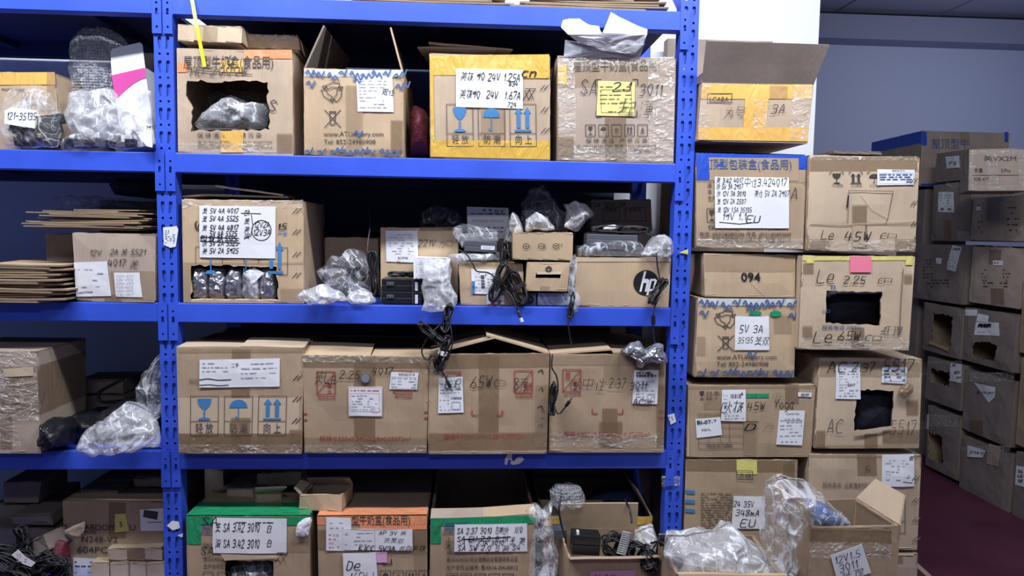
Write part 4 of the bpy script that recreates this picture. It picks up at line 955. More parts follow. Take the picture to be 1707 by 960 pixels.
brick('laptop', 'flat dark laptop inside the clear bag on the round-logo box', 966, 411, 1072, 427, .04, .20, 'grey_plastic', cat='laptop')
brick('power_adapter', 'long black brick adapter lying on the bagged laptop', 978, 391, 1063, 409, .03, .06, 'grey_plastic', .8)
coil('adapter_cable', 'flat black cable coil on top of the long adapter brick', 1035, 383, 16, 100, .06, 9, 90, seed=72, pinch=.7, tail=[(1085, 392, .04), (1097, 402, .02), (1094, 412, .0)])
mb = MB(); 
puff('paper_tag', 'white twist of paper in the cable coil over the long adapter brick', 'paper', [(1000, 382), (1010, 376), (1024, 374), (1034, 380), (1018, 384)], .045, .01, 'white', seed=73, amp=.004, rings=5, nth=20)
puff('plastic_bag', 'crinkled milky bag slumped over the right end of the round-logo box', 'plastic bag', [(1066, 428), (1078, 410), (1090, 395), (1102, 390), (1114, 398), (1121, 418), (1118, 432), (1098, 432), (1085, 424)], -.005, .09, 'film_white', seed=74, amp=.012)
coil('adapter_cable', 'black cable bundle hanging in front of the round logo', 1096, 485, 18, 50, -.03, 8, -28, seed=75, tail=[(1100, 470, -.03), (1096, 445, -.035), (1094, 422, -.03)])
cable('adapter_cable', 'black lead with a cylindrical filter hanging over the beam at the right post', [(1097, 500, -.03), (1091, 512, -.03), (1089, 525, -.035), (1089, 545, -.035), (1092, 575, -.03)], plug='barrel')
mb = MB(); a = U(1089, 526, -.035); b_ = U(1089, 541, -.035); mb.tube([a-a, b_-a], .006, 'black', 10); o = mb.build('ferrite_core'); o.location = a; tag(o, 'black cylinder round the lead hanging over the beam at the right post', 'cable filter')
puff('plastic_bag', 'long narrow clear bag sleeve hanging left of the round-logo box', 'plastic bag', [(948, 438), (956, 420), (962, 425), (960, 470), (966, 500), (962, 520), (948, 522), (944, 500), (950, 470)], -.02, .035, 'film', seed=76, amp=.008)
coil('adapter_cable', 'black cable bundle drooping below the beam left of the round-logo box', 952, 508, 12, 50, -.025, 6, -5, seed=77, tail=[(947, 535, -.03), (949, 555, -.03), (954, 578, -.02)])

# ================================================================ centre bay, third shelf (stands on Z4)
def spec(p, x, y, w): p.text(x, y, 8, '规格:0.525x0.345x0.28=0.05072m³', 'print_red', w=w)
def noicon(p, x0, y0, x1, y1, k, cap='请勿踩踏'):
    p.frame(x0, y0, x1, y1, 1.3, 'print_red'); p.line([(x0, y1), (x1, y0)], 1.2, 'print_red'); w = x1-x0; h = y1-y0
    if k == 'cup': p.icon('cup', x0+w*.52, y0+h*.5, x0+w*.85, y0+h*.9, 'print_red')
    if k == 'up': p.icon('arrows', x0+w*.15, y0+h*.08, x0+w*.42, y0+h*.45, 'print_red'); p.icon('cup', x0+w*.55, y0+h*.55, x0+w*.85, y0+h*.92, 'print_red')
    if k == 'fig': p.text(x0+w*.52, y1-h*.1, h*.3, '禁', 'print_red')
    p.text(x0+1, y1+8, 5, cap, 'print_red', w=w)
c = Carton('carton with blue glass, umbrella and arrow boxes and a wide white slip', 299, 505, 578, -.035, .42, z=Z4, m='kraft_brown', top='closed')
p = c.pr; trio(p, 321, 659, 46, 42, 24, 56); p.text(318, 637, 6, '把存', 'print_faint', w=16); p.text(468, 636, 6, '!', 'print_faint')
for y in (628, 664, 700):
    for k in (0, 6): p.line([(489+k, y+5), (497+k, y-4)], 1.5, 'print')
c.tape(300, 662, 500, 722, 'kraft_pale', n=.0008); c.tape(300, 722, 505, 752, 'tape_tan'); c.tape(388, 580, 418, 662, 'tape_tan'); c.tape(388, 695, 420, 752, 'tape_tan'); c.tape(485, 715, 505, 752, 'tape_tan'); c.tape(301, 578, 505, 585, 'tape_pale'); c.tape(300, 740, 505, 754, 'tape_clear')
l = c.label([(336, 598), (466, 596), (467, 643), (336, 644)], lab='wide white slip with faint lines and a wavy underline')
l.fine(341, 600, 384, 620, 3); l.fine(404, 600, 462, 632, 4); l.text(388, 610, 6, '二手', 'ink', w=12); l.line([(336, 631), (350, 629), (366, 632), (388, 631)], 1.4); l.line([(336, 640), (352, 639), (368, 641), (384, 640)], 1.2)
c.flap('f', .075, 3, m='kraft_pale', u0=.0, u1=.5); c.flap('f', .085, 8, m='kraft_pale', u0=.5, u1=1.0)
c.done()
c = Carton('carton with red warning boxes and a round silver disc, second from left on its shelf', 506, 712, 594, -.035, .42, z=Z4, m='kraft_brown', top='open')
p = c.pr; noicon(p, 529, 619, 559, 657, 'cup', '堆高请注意'); noicon(p, 655, 617, 685, 654, 'fig'); spec(p, 532, 735, 152)
for y in (690, 700): p.line([(506, y), (512, y)], 2.4, 'print_red'); p.line([(706, y-4), (712, y-4)], 2.4, 'print_red')
c.tape(590, 592, 625, 754, 'tape_tan'); c.tape(506, 592, 712, 612, 'tape_tan'); c.tape(506, 728, 712, 754, 'tape_pale'); c.tape(506, 592, 712, 604, 'tape_clear'); c.tape(506, 742, 712, 755, 'tape_clear')
p = Sheet(c.body, c.to, .0045, c.rng); p.hand(526, 638, 18, '英Le', w=34, pen=.09); p.hand(566, 630, 12, '2.25', w=32, pen=.12); p.hand(620, 623, 11, '4017', w=32, pen=.12)
l = c.label([(581, 644), (637, 644), (637, 693), (581, 693)], lab='white form printed in red'); l.fine(584, 647, 634, 652, 1, 'paper_pink', .95); l.frame(585, 654, 632, 685, .6, 'paper_pink'); l.fine(587, 656, 630, 684, 6, 'paper_grey'); l.arc(626, 683, 8, 4, .9, 'paper_pink'); l.frame(582, 645, 636, 692, .5, 'paper_pink')
l = c.label([(651, 619), (696, 620), (694, 648), (648, 648)]); l.text(663, 625, 4, '物料标识卡'); l.fine(652, 627, 692, 646, 4); l.frame(652, 627, 692, 646, .5, 'paper_grey')
mb = MB(); f = lambda r, d: [c.to(609+r*math.cos(R(a)), 629+r*math.sin(R(a)), d) for a in range(0, -360, -15)]
for r0, m_ in ((9.2, 'silver'), (6.8, 'midgrey')):
    a, b_ = f(r0, .004), f(r0*.95, .0065 if r0 > 8 else .0072); mb.add(a+b_, [tuple(range(24, 48))]+[(i, (i+1) % 24, (i+1) % 24+24, i+24) for i in range(24)], m_)
mb.build('badge', c.o)['label'] = 'round silver badge'
c.flap('f', .10, 12, u0=0, u1=.53, m='kraft_warm'); c.flap('f', .09, 5, u0=.54, u1=1, m='kraft_warm'); c.flap('b', .1, 8, m='kraft_dull'); c.done()
c = Carton('carton with flaps peaking like a roof and marker reading 65W, third on its shelf', 714, 915, 589, -.035, .42, z=Z4, m='kraft_brown', top='open')
p = c.pr; noicon(p, 738, 618, 767, 655, 'cup'); noicon(p, 858, 617, 888, 654, 'fig', '怕晒怕雨'); spec(p, 740, 730, 138); p.line([(787, 682), (787, 691), (797, 691)], 1.6, 'print_red'); p.line([(838, 682), (838, 691), (828, 691)], 1.6, 'print_red')
for y in (685, 696): p.line([(903, y), (909, y)], 2.4, 'print_red')
for y in (620, 650, 680, 710): p.line([(897, y), (904, y-4), (906, y+3)], 1.6)
c.tape(798, 592, 832, 720, 'tape_tan'); c.tape(714, 589, 915, 612, 'tape_tan'); c.tape(714, 720, 915, 748, 'tape_tan'); c.tape(893, 640, 915, 745, 'tape_pale')
p = Sheet(c.body, c.to, .0045, c.rng)
l = c.label([(731, 628), (771, 626), (773, 686), (730, 687)], lab='white courier label'); l.fine(733, 630, 770, 655, 5); l.bars(752, 660, 768, 664); l.fine(733, 662, 750, 684, 4); l.frame(753, 668, 767, 680, 2, 'paper_grey')
p2 = Sheet(c.body, c.to, .006, c.rng); p2.hand(742, 645, 22, 'Le', w=26, pen=.07); p.hand(784, 644, 18, '65W', w=34, pen=.09); p.hand(824, 643, 12, 'C口', w=18, pen=.12); p.hand(856, 650, 20, '8提', w=22, pen=.09)
c.flap('l', .185, 14, m='kraft_warm'); c.flap('r', .185, 17, m='kraft_warm'); c.flap('b', .12, 5, m='kraft_dull'); c.done()
c = Carton('carton with marker reading 3011 and a courier label, right end of third shelf', 919, 1108, 590, -.03, .42, z=Z4, m='kraft_brown', top='open')
p = c.pr; noicon(p, 941, 615, 970, 652, 'up'); spec(p, 942, 728, 140); p.line([(989, 681), (989, 689), (998, 689)], 1.6, 'print_red'); p.line([(1039, 681), (1039, 689), (1030, 689)], 1.6, 'print_red')
for y in (685, 696): p.line([(1097, y), (1107, y)], 3, 'print_red')
c.tape(1008, 590, 1034, 640, 'tape_pale'); c.tape(1005, 680, 1030, 745, 'tape_tan'); c.tape(1000, 702, 1038, 745, 'tape_tan'); c.tape(919, 590, 1108, 607, 'tape_pale'); c.tape(919, 722, 1108, 746, 'tape_clear'); c.tape(1058, 604, 1108, 625, 'tape_tan'); c.tape(1094, 640, 1108, 742, 'tape_tan')
l = c.label([(1058, 616), (1098, 616), (1095, 673), (1054, 672)], lab='white courier label'); l.fine(1061, 618, 1094, 628, 2, 'ink'); l.bars(1062, 622, 1088, 628); l.fine(1060, 632, 1092, 668, 7); l.frame(1079, 656, 1090, 668, 2, 'paper_grey')
p = Sheet(c.body, c.to, .0062, c.rng); p.hand(953, 647, 16, '欧中性', w=54, pen=.1); p.hand(1016, 645, 15, '2.37', w=26, pen=.1); p.hand(1050, 648, 12, '3011', w=26, pen=.12); p.hand(1055, 674, 10, 'AC欧', w=30, pen=.14)
c.flap('l', .17, 5, m='kraft_warm'); c.flap('r', .15, 2); c.done()
puff('foil_bag', 'crumpled silver anti-static bag on top of the right carton by the post', 'foil bag', [(1034, 586), (1045, 575), (1065, 572), (1078, 582), (1090, 572), (1105, 576), (1112, 608), (1098, 603), (1082, 600), (1068, 612), (1052, 596)], -.05, .05, 'foil', seed=81, amp=.014, fr=34)
coil('adapter_cable', 'black cable bundle hung in the gap before the right-hand carton', 921, 665, 12, 56, -.06, 7, -4, seed=82, tail=[(930, 690, -.06), (938, 684, -.065), (944, 676, -.07)], plug='barrel')
cable('adapter_cable', 'black lead running down the gap to the hung cable bundle', [(921, 590, -.045), (920, 612, -.055), (928, 628, -.06), (930, 650, -.06), (924, 675, -.06)])
# torn tape and stickers on the steelwork
def scrap(name, label, pts, Y, m='white', cat='tape', th=.0008, txt=None):
    W = [U(x, y, Y) for x, y in pts]; org = W[0].copy(); mb = MB(); n = len(W)
    F = [w-org for w in W]+[w-org+Vector((0, th, 0)) for w in W]
    mb.add(F, [tuple(range(n)), tuple(range(2*n-1, n-1, -1))]+[(i, i+n, (i+1) % n+n, (i+1) % n) for i in range(n)], m)
    if txt: S = Sheet(mb, lambda x, y, l: U(x, y, Y-l)-org, .0006, random.Random(4)); txt(S)
    o = mb.build(name); o.location = org; return tag(o, label, cat)
scrap('torn_tape', 'torn white tape, hooked left piece on the lower beam', [(841, 774), (842, 764), (849, 753), (854, 757), (853, 768), (848, 765), (845, 775)], -.0065)
scrap('torn_tape', 'torn white tape, curved right piece on the lower beam', [(852, 768), (858, 768), (862, 762), (870, 761), (874, 766), (866, 773), (856, 775), (851, 773)], -.0065)
scrap('torn_label', 'small torn white sticker on the right post between two cartons', [(1113, 692), (1124, 689), (1127, 703), (1118, 708)], -.0035, txt=lambda S: S.fine(1115, 694, 1123, 704, 3, 'ink'))
scrap('printed_sticker', 'white printed sticker on the left post beside the list carton', [(272, 379), (294, 377), (297, 382), (293, 411), (284, 413), (273, 408)], -.0035, cat='sticker', txt=lambda S: S.fine(275, 383, 292, 406, 7, 'print_navy'))
scrap('yellow_tab', 'small yellow arrow tab stuck at the right edge of the right post', [(1132, 421), (1147, 415), (1147, 424)], -.004, 'tape_lemon', 'tab')
scrap('clear_tape', 'clear tape band wrapped on the right post below the lowest visible beam', [(1103, 793), (1134, 794), (1133, 810), (1103, 812)], -.004, 'tape_clear', 'tape')
scrap('torn_paper', 'torn white paper on the left post near the bottom edge', [(278, 876), (287, 868), (298, 870), (300, 880), (288, 884)], -.004)
scrap('torn_paper', 'tiny torn white scrap on the left post lowest of all', [(296, 892), (305, 889), (304, 896), (299, 894)], -.004)
# yellow strap hanging over the top beam
a = [U(312, -30, -.012), U(320, 0, -.012), U(328, 45, -.035), U(335, 80, -.030), (U(341, 111, -.028))]
mb = MB(); W = smooth_path(a, 6); org = W[-1].copy(); n = len(W); sd = Vector((.0045, 0, .0012))
mb.add([w-org-sd for w in W]+[w-org+sd for w in W]+[w-org-sd+Vector((0, .001, 0)) for w in W]+[w-org+sd+Vector((0, .001, 0)) for w in W], [(i, i+1, n+i+1, n+i) for i in range(n-1)]+[(2*n+i, 3*n+i, 3*n+i+1, 2*n+i+1) for i in range(n-1)], 'yellow_strap')
o = mb.build('packing_strap'); o.location = org; tag(o, 'yellow plastic packing strap hanging over the top beam', 'strap')

# ================================================================ centre bay, lowest visible shelf (stands on Z5)
c = Carton('green-taped carton with a two-line white note over an open cut-out', 314, 518, 858, -.02, .44, z=Z5, m='kraft_brown', holes=[[(379, 932), (458, 934), (459, 975), (379, 975)]], hjit=.004)
p = c.pr; p.text(338, 886, 16, '屋顶型', 'print_navy', w=60); p.text(342, 933, 7, '通过ISO9001认证', w=40); p.text(342, 946, 7, '生产许可证', w=34); p.text(342, 913, 8, '济南', w=24); p.frame(342, 952, 358, 972, 1); p.frame(366, 952, 384, 972, 1)
c.tape(314, 858, 518, 872, 'tape_green'); c.tape(314, 870, 338, 905, 'tape_green'); c.band(.93, 1.0, 'tape_green', True, topf=.22); c.tape(338, 900, 518, 918, 'tape_pale')
p = Sheet(c.body, c.to, .004, c.rng); p.hand(340, 873, 14, 'SA', w=24, pen=.1); p.hand(338, 922, 14, 'SA', w=20, pen=.1); p.hand(461, 936, 18, '双', w=18, pen=.08)
l = c.label([(359, 860), (481, 861), (480, 920), (357, 919)], lab='white note with two handwritten lines'); l.fine(375, 863, 470, 872, 1, 'print', .5); l.hand(363, 882, 13, '英 SA 3.42 3010', w=72, pen=.16); l.hand(446, 882, 10, '白', w=8, pen=.16); l.hand(363, 909, 13, '澳 SA 3.42 3010', w=72, pen=.16); l.hand(446, 907, 10, '白', w=8, pen=.16)
c.tape(0, 0, 0, 0, 'kraft_pale', quad=[(372, 920), (462, 922), (470, 926), (378, 931)], n=.006)
c.done()
puff('torn_label', 'torn white paper clump stuck at the right end of the green tape', 'paper', [(491, 893), (496, 872), (505, 864), (520, 862), (518, 878), (515, 892), (505, 895)], -.030, .008, 'white', seed=91, amp=.004, rings=6, nth=24)
puff('plastic_bag', 'grey bag inside the cut-out of the green-taped carton', 'plastic bag', [(382, 978), (384, 945), (400, 938), (440, 938), (456, 945), (457, 978)], .02, .06, 'film_dark', seed=92, base_z=Z5+.02)
zt = U(400, 858, -.02).z
b = Carton('small open carton box standing on the junction of the green and orange boxes', 500, 571, 822, .02, .10, yb=851, m='kraft_warm', name='small_carton', top='open', rot=-6); b.flap('b', .05, 40, m='kraft_pale'); b.flap('l', .03, 130, m='kraft_pale'); b.done()
b = Carton('small carton tipped among others on the green-taped box, light end facing out', 428, 470, 822, .08, .16, yb=849, m='kraft_warm', name='small_carton', top='open', rot=25); b.flap('f', .05, 150, m='kraft_pale'); b.done()
b = Carton('long small carton lying on the green-taped box under the tilted one', 377, 440, 810, .14, .12, yb=842, m='kraft', name='small_carton', rot=-4); b.done()
b = Carton('tilted dark carton lying on top of the long small one', 430, 502, 786, .17, .1, yb=812, m='kraft_warm', name='small_carton'); b.o.rotation_euler.y = R(-5); b.done()
b = Carton('upright narrow dark carton at the back left above the green-taped box', 341, 372, 782, .22, .08, yb=843, m='kraft_grey', name='small_carton'); b.done()
c = Carton('orange-taped milk-carton box with white and pink stickers, second on the lowest shelf', 529, 712, 858, -.02, .44, z=Z5, m='kraft_brown')
p = c.pr; p.text(586, 871, 14, '型牛奶盒(食品用)', w=98); five(p, 612, 950, 17, 21.5, 0); p.line([(636, 939), (652, 939), (652, 930)], 1.6)
c.band(.90, 1.0, 'tape_orange', True, topf=.12, u0=.0); c.tape(600, 868, 712, 880, 'tape_orange'); c.tape(529, 880, 712, 915, 'tape_tan', n=.0011); c.tape(690, 915, 712, 960, 'tape_pale')
l = c.label([(544, 859), (585, 861), (588, 916), (543, 915)]); l.fine(550, 864, 580, 880, 2); l.fine(548, 884, 565, 912, 4, 'paper_pink')
l = c.label([(572, 878), (688, 879), (688, 915), (572, 914)], lift=.0045, lab='wide handwritten slip'); l.fine(575, 882, 622, 908, 4); l.line([(625, 880), (625, 914)], .7, 'paper_grey'); l.hand(632, 888, 6, 'AP 3V 美', w=44, pen=.14); l.hand(640, 901, 7, '美英双', w=32, pen=.12)
l = c.label([(626, 918), (645, 918), (645, 936), (626, 936)], 'pinkpaper'); 
p = Sheet(c.body, c.to, .0068, c.rng); p.hand(598, 915, 8, 'KICC 5V3A 红色美极', w=110, pen=.2)
l = c.label([(571, 920), (626, 918), (630, 975), (572, 975)], lift=.0055); l.hand(577, 948, 15, 'De', w=22, pen=.1); l.hand(582, 966, 14, '165W-L', w=44, pen=.1)
c.done()
c = Carton('green-taped milk-carton box with a four-line white note, middle of the lowest shelf', 716, 890, 860, -.02, .44, z=Z5, m='kraft_brown', top='open')
p = c.pr; p.text(738, 885, 16, '屋顶', 'print_navy', w=40); p.text(743, 899, 7, '上', w=8); p.text(743, 910, 7, '通', w=7); p.text(743, 921, 7, '通过ISO9001质量体系认证', w=110); p.text(743, 934, 7, '通过ISO45001职业健康安全管理体系认证', w=118); p.text(743, 948, 7, '生产许可证编号: 鲁XK16-204-00012', w=118)
for i, k in enumerate(('cup', 'umbrella', 'sun', 'arrows', 'six')): p.frame(744+i*23, 955, 762+i*23, 975, 1); p.icon(k, 748+i*23, 958, 758+i*23, 972)
c.tape(716, 860, 890, 873, 'tape_green'); c.tape(716, 870, 734, 903, 'tape_green'); c.band(.94, 1.0, 'tape_green'); c.tape(740, 898, 890, 912, 'tape_pale', n=.001)
l = c.label([(757, 871), (877, 872), (877, 918), (756, 917)], lab='white note with four handwritten lines'); l.hand(761, 886, 9, 'SA 2.37 3010 白美欧', w=84, pen=.17); l.hand(856, 886, 9, '双+', w=12, pen=.15); l.hand(761, 899, 8, 'SA EU 2.0 白 欧', w=84, pen=.17); l.line([(768, 896), (850, 893)], 1.6); l.hand(763, 906, 8, 'SA 号 2.1A 3010', w=74, pen=.15); l.hand(848, 905, 10, '黑 美', w=24, pen=.15); l.hand(762, 915, 8, 'SA SW 2.0 白 澳 S4', w=102, pen=.15)
c.flap('b', .18, 55, m='kraft_warm'); c.flap('f', .05, 12, m='kraft_grey', u0=.0, u1=.5); c.flap('f', .05, 12, m='kraft_warm', u0=.5, u1=1); c.done()
c = Carton('yellow-taped open carton at the right end of the lowest shelf', 903, 1085, 862, .06, .36, z=Z5, m='kraft_brown', top='open')
c.band(.93, 1.0, 'tape_yellow'); c.tape(903, 862, 1085, 874, 'tape_yellow'); c.flap('b', .14, 40, m='kraft_dull'); c.flap('f', .10, 10, m='kraft_warm', u1=.8); c.flap('r', .1, 60, m='kraft_warm'); c.tape(903, 890, 945, 910, 'tape_pale'); c.done()
c = Carton('low open carton holding adapters in front of the yellow-taped carton', 948, 1090, 930, -.16, .20, z=.36, m='kraft_warm', top='open')
l = c.label([(984, 950), (1058, 949), (1058, 985), (983, 985)], 'pinkpaper'); l.hand(990, 970, 14, '4LX英', w=34, pen=.1); l.fine(1030, 953, 1054, 975, 6)
c.flap('b', .085, 78, m='kraft_warm'); c.flap('f', .03, 160, m='kraft_pale'); c.done()
zb = U(1000, 928, -.1).z
brick('power_adapter', 'black wall-plug adapter resting on the low open carton', 953, 893, 1000, 926, -.13, .05, 'black', 4)
a = bpy.context.scene
mb = MB(); q = U(963, 890, -.12); mb.box((0, 0, 0), (.007, .012, .020), 'white_plastic'); o = mb.build('plug_pin', bevel=.001); o.location = q; tag(o, 'white plug pin on the black wall-plug adapter', 'plug')
coil('adapter_cable', 'black cable heap lying right of the wall-plug adapter', 1030, 912, 50, 60, -.12, 9, 70, seed=93, pinch=.7)
coil('adapter_cable', 'black cable heap at the right end of the low open carton', 1070, 925, 44, 64, -.14, 9, 60, seed=94, pinch=.7, tail=[(1095, 905, -.16), (1112, 895, -.17), (1122, 908, -.17)])
coil('adapter_cable', 'black cable heap drooping over the front of the low open carton', 1082, 940, 30, 40, -.17, 7, 20, seed=95, pinch=.7)
o = empty('hair_comb', U(1040, 905, -.15), (0, R(14), 0), 'violet-grey comb-like ribbed connector lying on the cable heap', 'comb'); mb = MB(); mb.box((.010, 0, 0), (.006, .008, .064), 'midgrey'); mb.build('spine', o, bevel=.001); mb = MB()
for k in range(11): mb.box((-.002, 0, -.030+k*.006), (.020, .004, .0026), 'paper_grey')
mb.build('teeth', o)
puff('plastic_bag', 'milky bag lump behind the cable heap on the low open carton', 'plastic bag', [(1052, 915), (1058, 890), (1072, 880), (1090, 880), (1098, 900), (1094, 922)], -.08, .08, 'film_white', seed=96, amp=.012)
puff('plastic_bag', 'long clear bag sleeve hanging down between the two right cartons of the lowest shelf', 'plastic bag', [(880, 848), (888, 836), (905, 850), (920, 832), (922, 860), (918, 900), (932, 930), (928, 975), (884, 975), (880, 930), (892, 880)], -.07, .06, 'film', seed=97, amp=.014, rings=16, nth=70)
puff('bubble_wrap_bag', 'grey bubble wrap knot on top of the yellow-taped open carton', 'bubble wrap', [(916, 818), (925, 808), (945, 806), (968, 812), (977, 826), (974, 842), (955, 846), (940, 838), (932, 850), (922, 840)], .02, .08, 'bubble', seed=98, amp=.010)
cable('adapter_cable', 'thin black lead running down from the bubble wrap knot', [(935, 828, -.03), (932, 850, -.05), (936, 875, -.05), (942, 895, -.06), (944, 912, -.06)], r=.003)
cable('adapter_cable', 'black lead crossing the rim of the yellow-taped carton', [(1040, 830, .05), (1048, 845, .0), (1052, 862, -.02), (1053, 872, -.03)], r=.003)
puff('dark_bag_or_shade_fill', 'dark fabric bag at the back right of the lowest visible shelf', 'bag', [(975, 862), (985, 830), (1010, 815), (1050, 812), (1075, 830), (1085, 862)], .2, .2, 'navy', seed=99)
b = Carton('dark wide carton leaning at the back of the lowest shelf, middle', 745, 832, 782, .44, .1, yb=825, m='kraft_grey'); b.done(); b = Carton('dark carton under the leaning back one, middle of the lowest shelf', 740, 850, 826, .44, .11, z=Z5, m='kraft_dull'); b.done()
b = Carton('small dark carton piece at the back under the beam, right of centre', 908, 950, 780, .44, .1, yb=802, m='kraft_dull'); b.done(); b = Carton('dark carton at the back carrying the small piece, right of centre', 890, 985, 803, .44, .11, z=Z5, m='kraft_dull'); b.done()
brick('power_adapter', 'dark adapters tucked behind the long clear sleeve', 922, 884, 945, 899, -.03, .05, 'grey_plastic')

# ================================================================ left bay
c = Carton('tan taped carton at the far left of the upper shelf', -40, 98, 121, .06, .34, z=Z2, m='tape_amber' if False else 'kraft_warm'); p = c.pr; p.text(4, 152, 5, 'MADE IN CHINA', w=40); c.tape(-40, 121, 98, 142, 'tape_amber'); c.tape(82, 121, 98, 246, 'tape_pale'); c.done()
puff('bagged_adapters', 'clear bag packed with black adapters and a white label, far left of the upper shelf', 'bagged adapters', [(4, 246), (1, 200), (6, 165), (20, 148), (60, 142), (88, 158), (98, 180), (100, 225), (95, 246)], .015, .07, 'film', seed=101, amp=.008, base_z=Z2)
for i, (x, y) in enumerate(((12, 208), (34, 212), (56, 208), (76, 205), (24, 226), (48, 228), (70, 226), (62, 192), (82, 190))):
    brick('power_adapter', 'small black adapter inside the labelled clear bag at the far left', x, y, x+21, y+15, .02+.01*(i % 2), .03, 'black', random.Random(i).uniform(-25, 25), group='adapters in the labelled clear bag')
scrap('bag_label', 'white label reading 35135 on the far left bag of adapters', [(8, 184), (20, 178), (61, 184), (58, 214), (30, 210), (7, 206)], -.030, cat='label', txt=lambda S: S.hand(11, 198, 11, '121-35135', w=48, pen=.13, ang=2))
puff('bubble_wrap_bag', 'large upright sheet of bubble wrap on the left upper shelf', 'bubble wrap', [(118, 200), (116, 120), (120, 70), (138, 50), (170, 46), (198, 56), (214, 76), (205, 130), (205, 200), (160, 215)], .16, .10, 'bubble', seed=102, amp=.012, rings=16, nth=70, base_z=None)
puff('plastic_bag', 'glossy clear bag in front of the bubble wrap on the left upper shelf', 'plastic bag', [(112, 190), (120, 160), (150, 150), (190, 150), (212, 175), (215, 220), (190, 238), (150, 236), (120, 222)], .07, .10, 'film_white', seed=103, amp=.014)
puff('plastic_bag', 'low bag of dark parts on the left upper shelf beside the striped box', 'plastic bag', [(100, 247), (106, 232), (125, 222), (160, 225), (200, 222), (232, 226), (236, 247)], .02, .10, 'film', seed=104, amp=.010, base_z=Z2)
for i in range(7):
    brick('power_adapter', 'small dark part inside the low clear bag on the left upper shelf', 106+i*17, 231+(i % 3)*3, 124+i*17, 245, .03, .04, 'grey_plastic' if i % 2 else 'black', (i*37) % 30-15, group='dark parts in the low clear bag')
# white and magenta product box leaning against the post
o = empty('product_box', U(232, 246, .04), (R(-8), R(-12), R(-8)), 'white retail box with a magenta band and open lid leaning by the left post', 'box')
s_ = 1/pxm(.04); mb = MB(); W_, H_ = 58*s_, 128*s_; D_ = .05
panel(mb, lambda u, v, n: Vector((u-W_/2, -n, v)), rect(0, 0, W_, H_), .002, 'white', (), .04)
for sx in (-1, 1): mb.box((sx*(W_/2-.001), D_/2, H_/2), (.002, D_, H_), 'white')
mb.box((0, D_, H_/2), (W_, .002, H_), 'white'); mb.box((0, D_/2, .001), (W_, D_, .002), 'white'); 
n = 14; arcp = [(-W_/2+.0005, H_*.66)]+[(-W_/2+W_*k/n, H_*.66+H_*.20*math.sin(PI/2*k/n)) for k in range(1, n+1)]+[(W_/2-.0005, H_-.001), (-W_/2+.0005, H_-.001)]
mb.add([(x, -.0012, z) for x, z in arcp], [tuple(range(len(arcp)))], 'magenta'); mb.build('body', o)
mb = MB(); panel(mb, lambda u, v, nn: Vector((u-W_/2, -nn+v*.08, H_+v)), [(0, 0), (W_, 0), (W_-.002, .070), (W_-.008, .077), (.008, .077), (.002, .070)], .002, 'white', (), .05); mb.build('lid', o)
b = Carton('dark open carton behind the white and magenta box', 188, 254, 85, .24, .2, z=Z2, m='kraft_dull', top='open', rot=8); b.flap('l', .08, 120, m='kraft_dull'); b.done()
puff('plastic_bag', 'crumpled milky bag wrapped over the lower part of the magenta-banded box', 'plastic bag', [(203, 222), (202, 178), (215, 160), (240, 148), (252, 152), (254, 246), (245, 246), (228, 232)], -.01, .04, 'film_white', seed=106, amp=.010)
scrap('bag_label', 'white paper with a pen mark by the left post on the upper left shelf', [(230, 226), (252, 207), (254, 246), (244, 243)], -.035, cat='label', txt=lambda S: S.hand(243, 216, 7, '1917', w=16, pen=.13))

c = Carton('carton with marker reading 12V 2A 4017 and two white papers on the left bay', 125, 259, 387, .0, .40, z=Z3, m='kraft_grey'); p = c.pr
p.hand(152, 424, 9, '12V', w=18, pen=.11); p.hand(186, 423, 9, '2A 英 5521', w=56, pen=.13); p.hand(182, 442, 11, '4017', w=28, pen=.12); p.hand(218, 446, 12, '美', w=12, pen=.12)
c.tape(186, 450, 265, 500, 'tape_pale'); c.tape(175, 490, 205, 502, 'tape_tan')
l = c.label([(125, 436), (181, 434), (187, 493), (127, 494)], lab='large white paper'); l.fine(132, 445, 176, 480, 6, 'paper_grey', .35); l.line([(132, 488), (142, 486), (156, 486)], 1.1)
l = c.label([(192, 453), (232, 453), (234, 470), (241, 483), (240, 495), (195, 495)][0:4] if False else [(192, 453), (234, 453), (240, 495), (195, 494)], lab='torn note with columns of numbers')
for k in range(6): l.hand(196, 461+k*6.2, 4, ('4220-2201', '424-7015', '229-220', '4013-4015', '4020-2201', '216-447')[k], 'paper_grey', w=28, pen=.14)
c.done()
b = Carton('dark plain carton behind the marker-written carton, left bay second shelf', 76, 140, 389, .17, .3, z=Z3, m='kraft_dull'); b.done()
sheets(lambda i, n: 'folded-flat carton on the marker-written carton, ' + ('lowest of the pile', 'second from the bottom', 'third from the bottom', 'fourth from the bottom', 'fifth from the bottom', 'third from the top', 'second from the top', 'topmost, pale face up')[i], 66, 236, 349, 384, 8, .0, .34, 11, group='flattened cartons piled on the marker-written carton', zb=U(195, 387, 0).z+.004, over=.05)
sheets(lambda i, n: 'folded-flat carton in the low pile at the left edge of the second shelf, ' + ('lowest', 'second up', 'third up', 'fourth up', 'fifth up', 'sixth up', 'seventh up', 'topmost')[i], -60, 98, 440, 501, 8, -.06, .34, 12, group='flattened cartons at the left edge', zb=Z3+.003, over=.04)
o = puff('dark_roll', 'dark navy roll lying high at the back of the left second shelf', 'roll', [(183, 308), (192, 297), (262, 300), (262, 332), (194, 325)], .40, .10, 'navy', seed=111, amp=.003, smooth=True)
b = Carton('dark carton at the back of the left second shelf holding up the navy roll', 165, 262, 334, .36, .2, z=Z3, m='kraft_dull'); b.done()
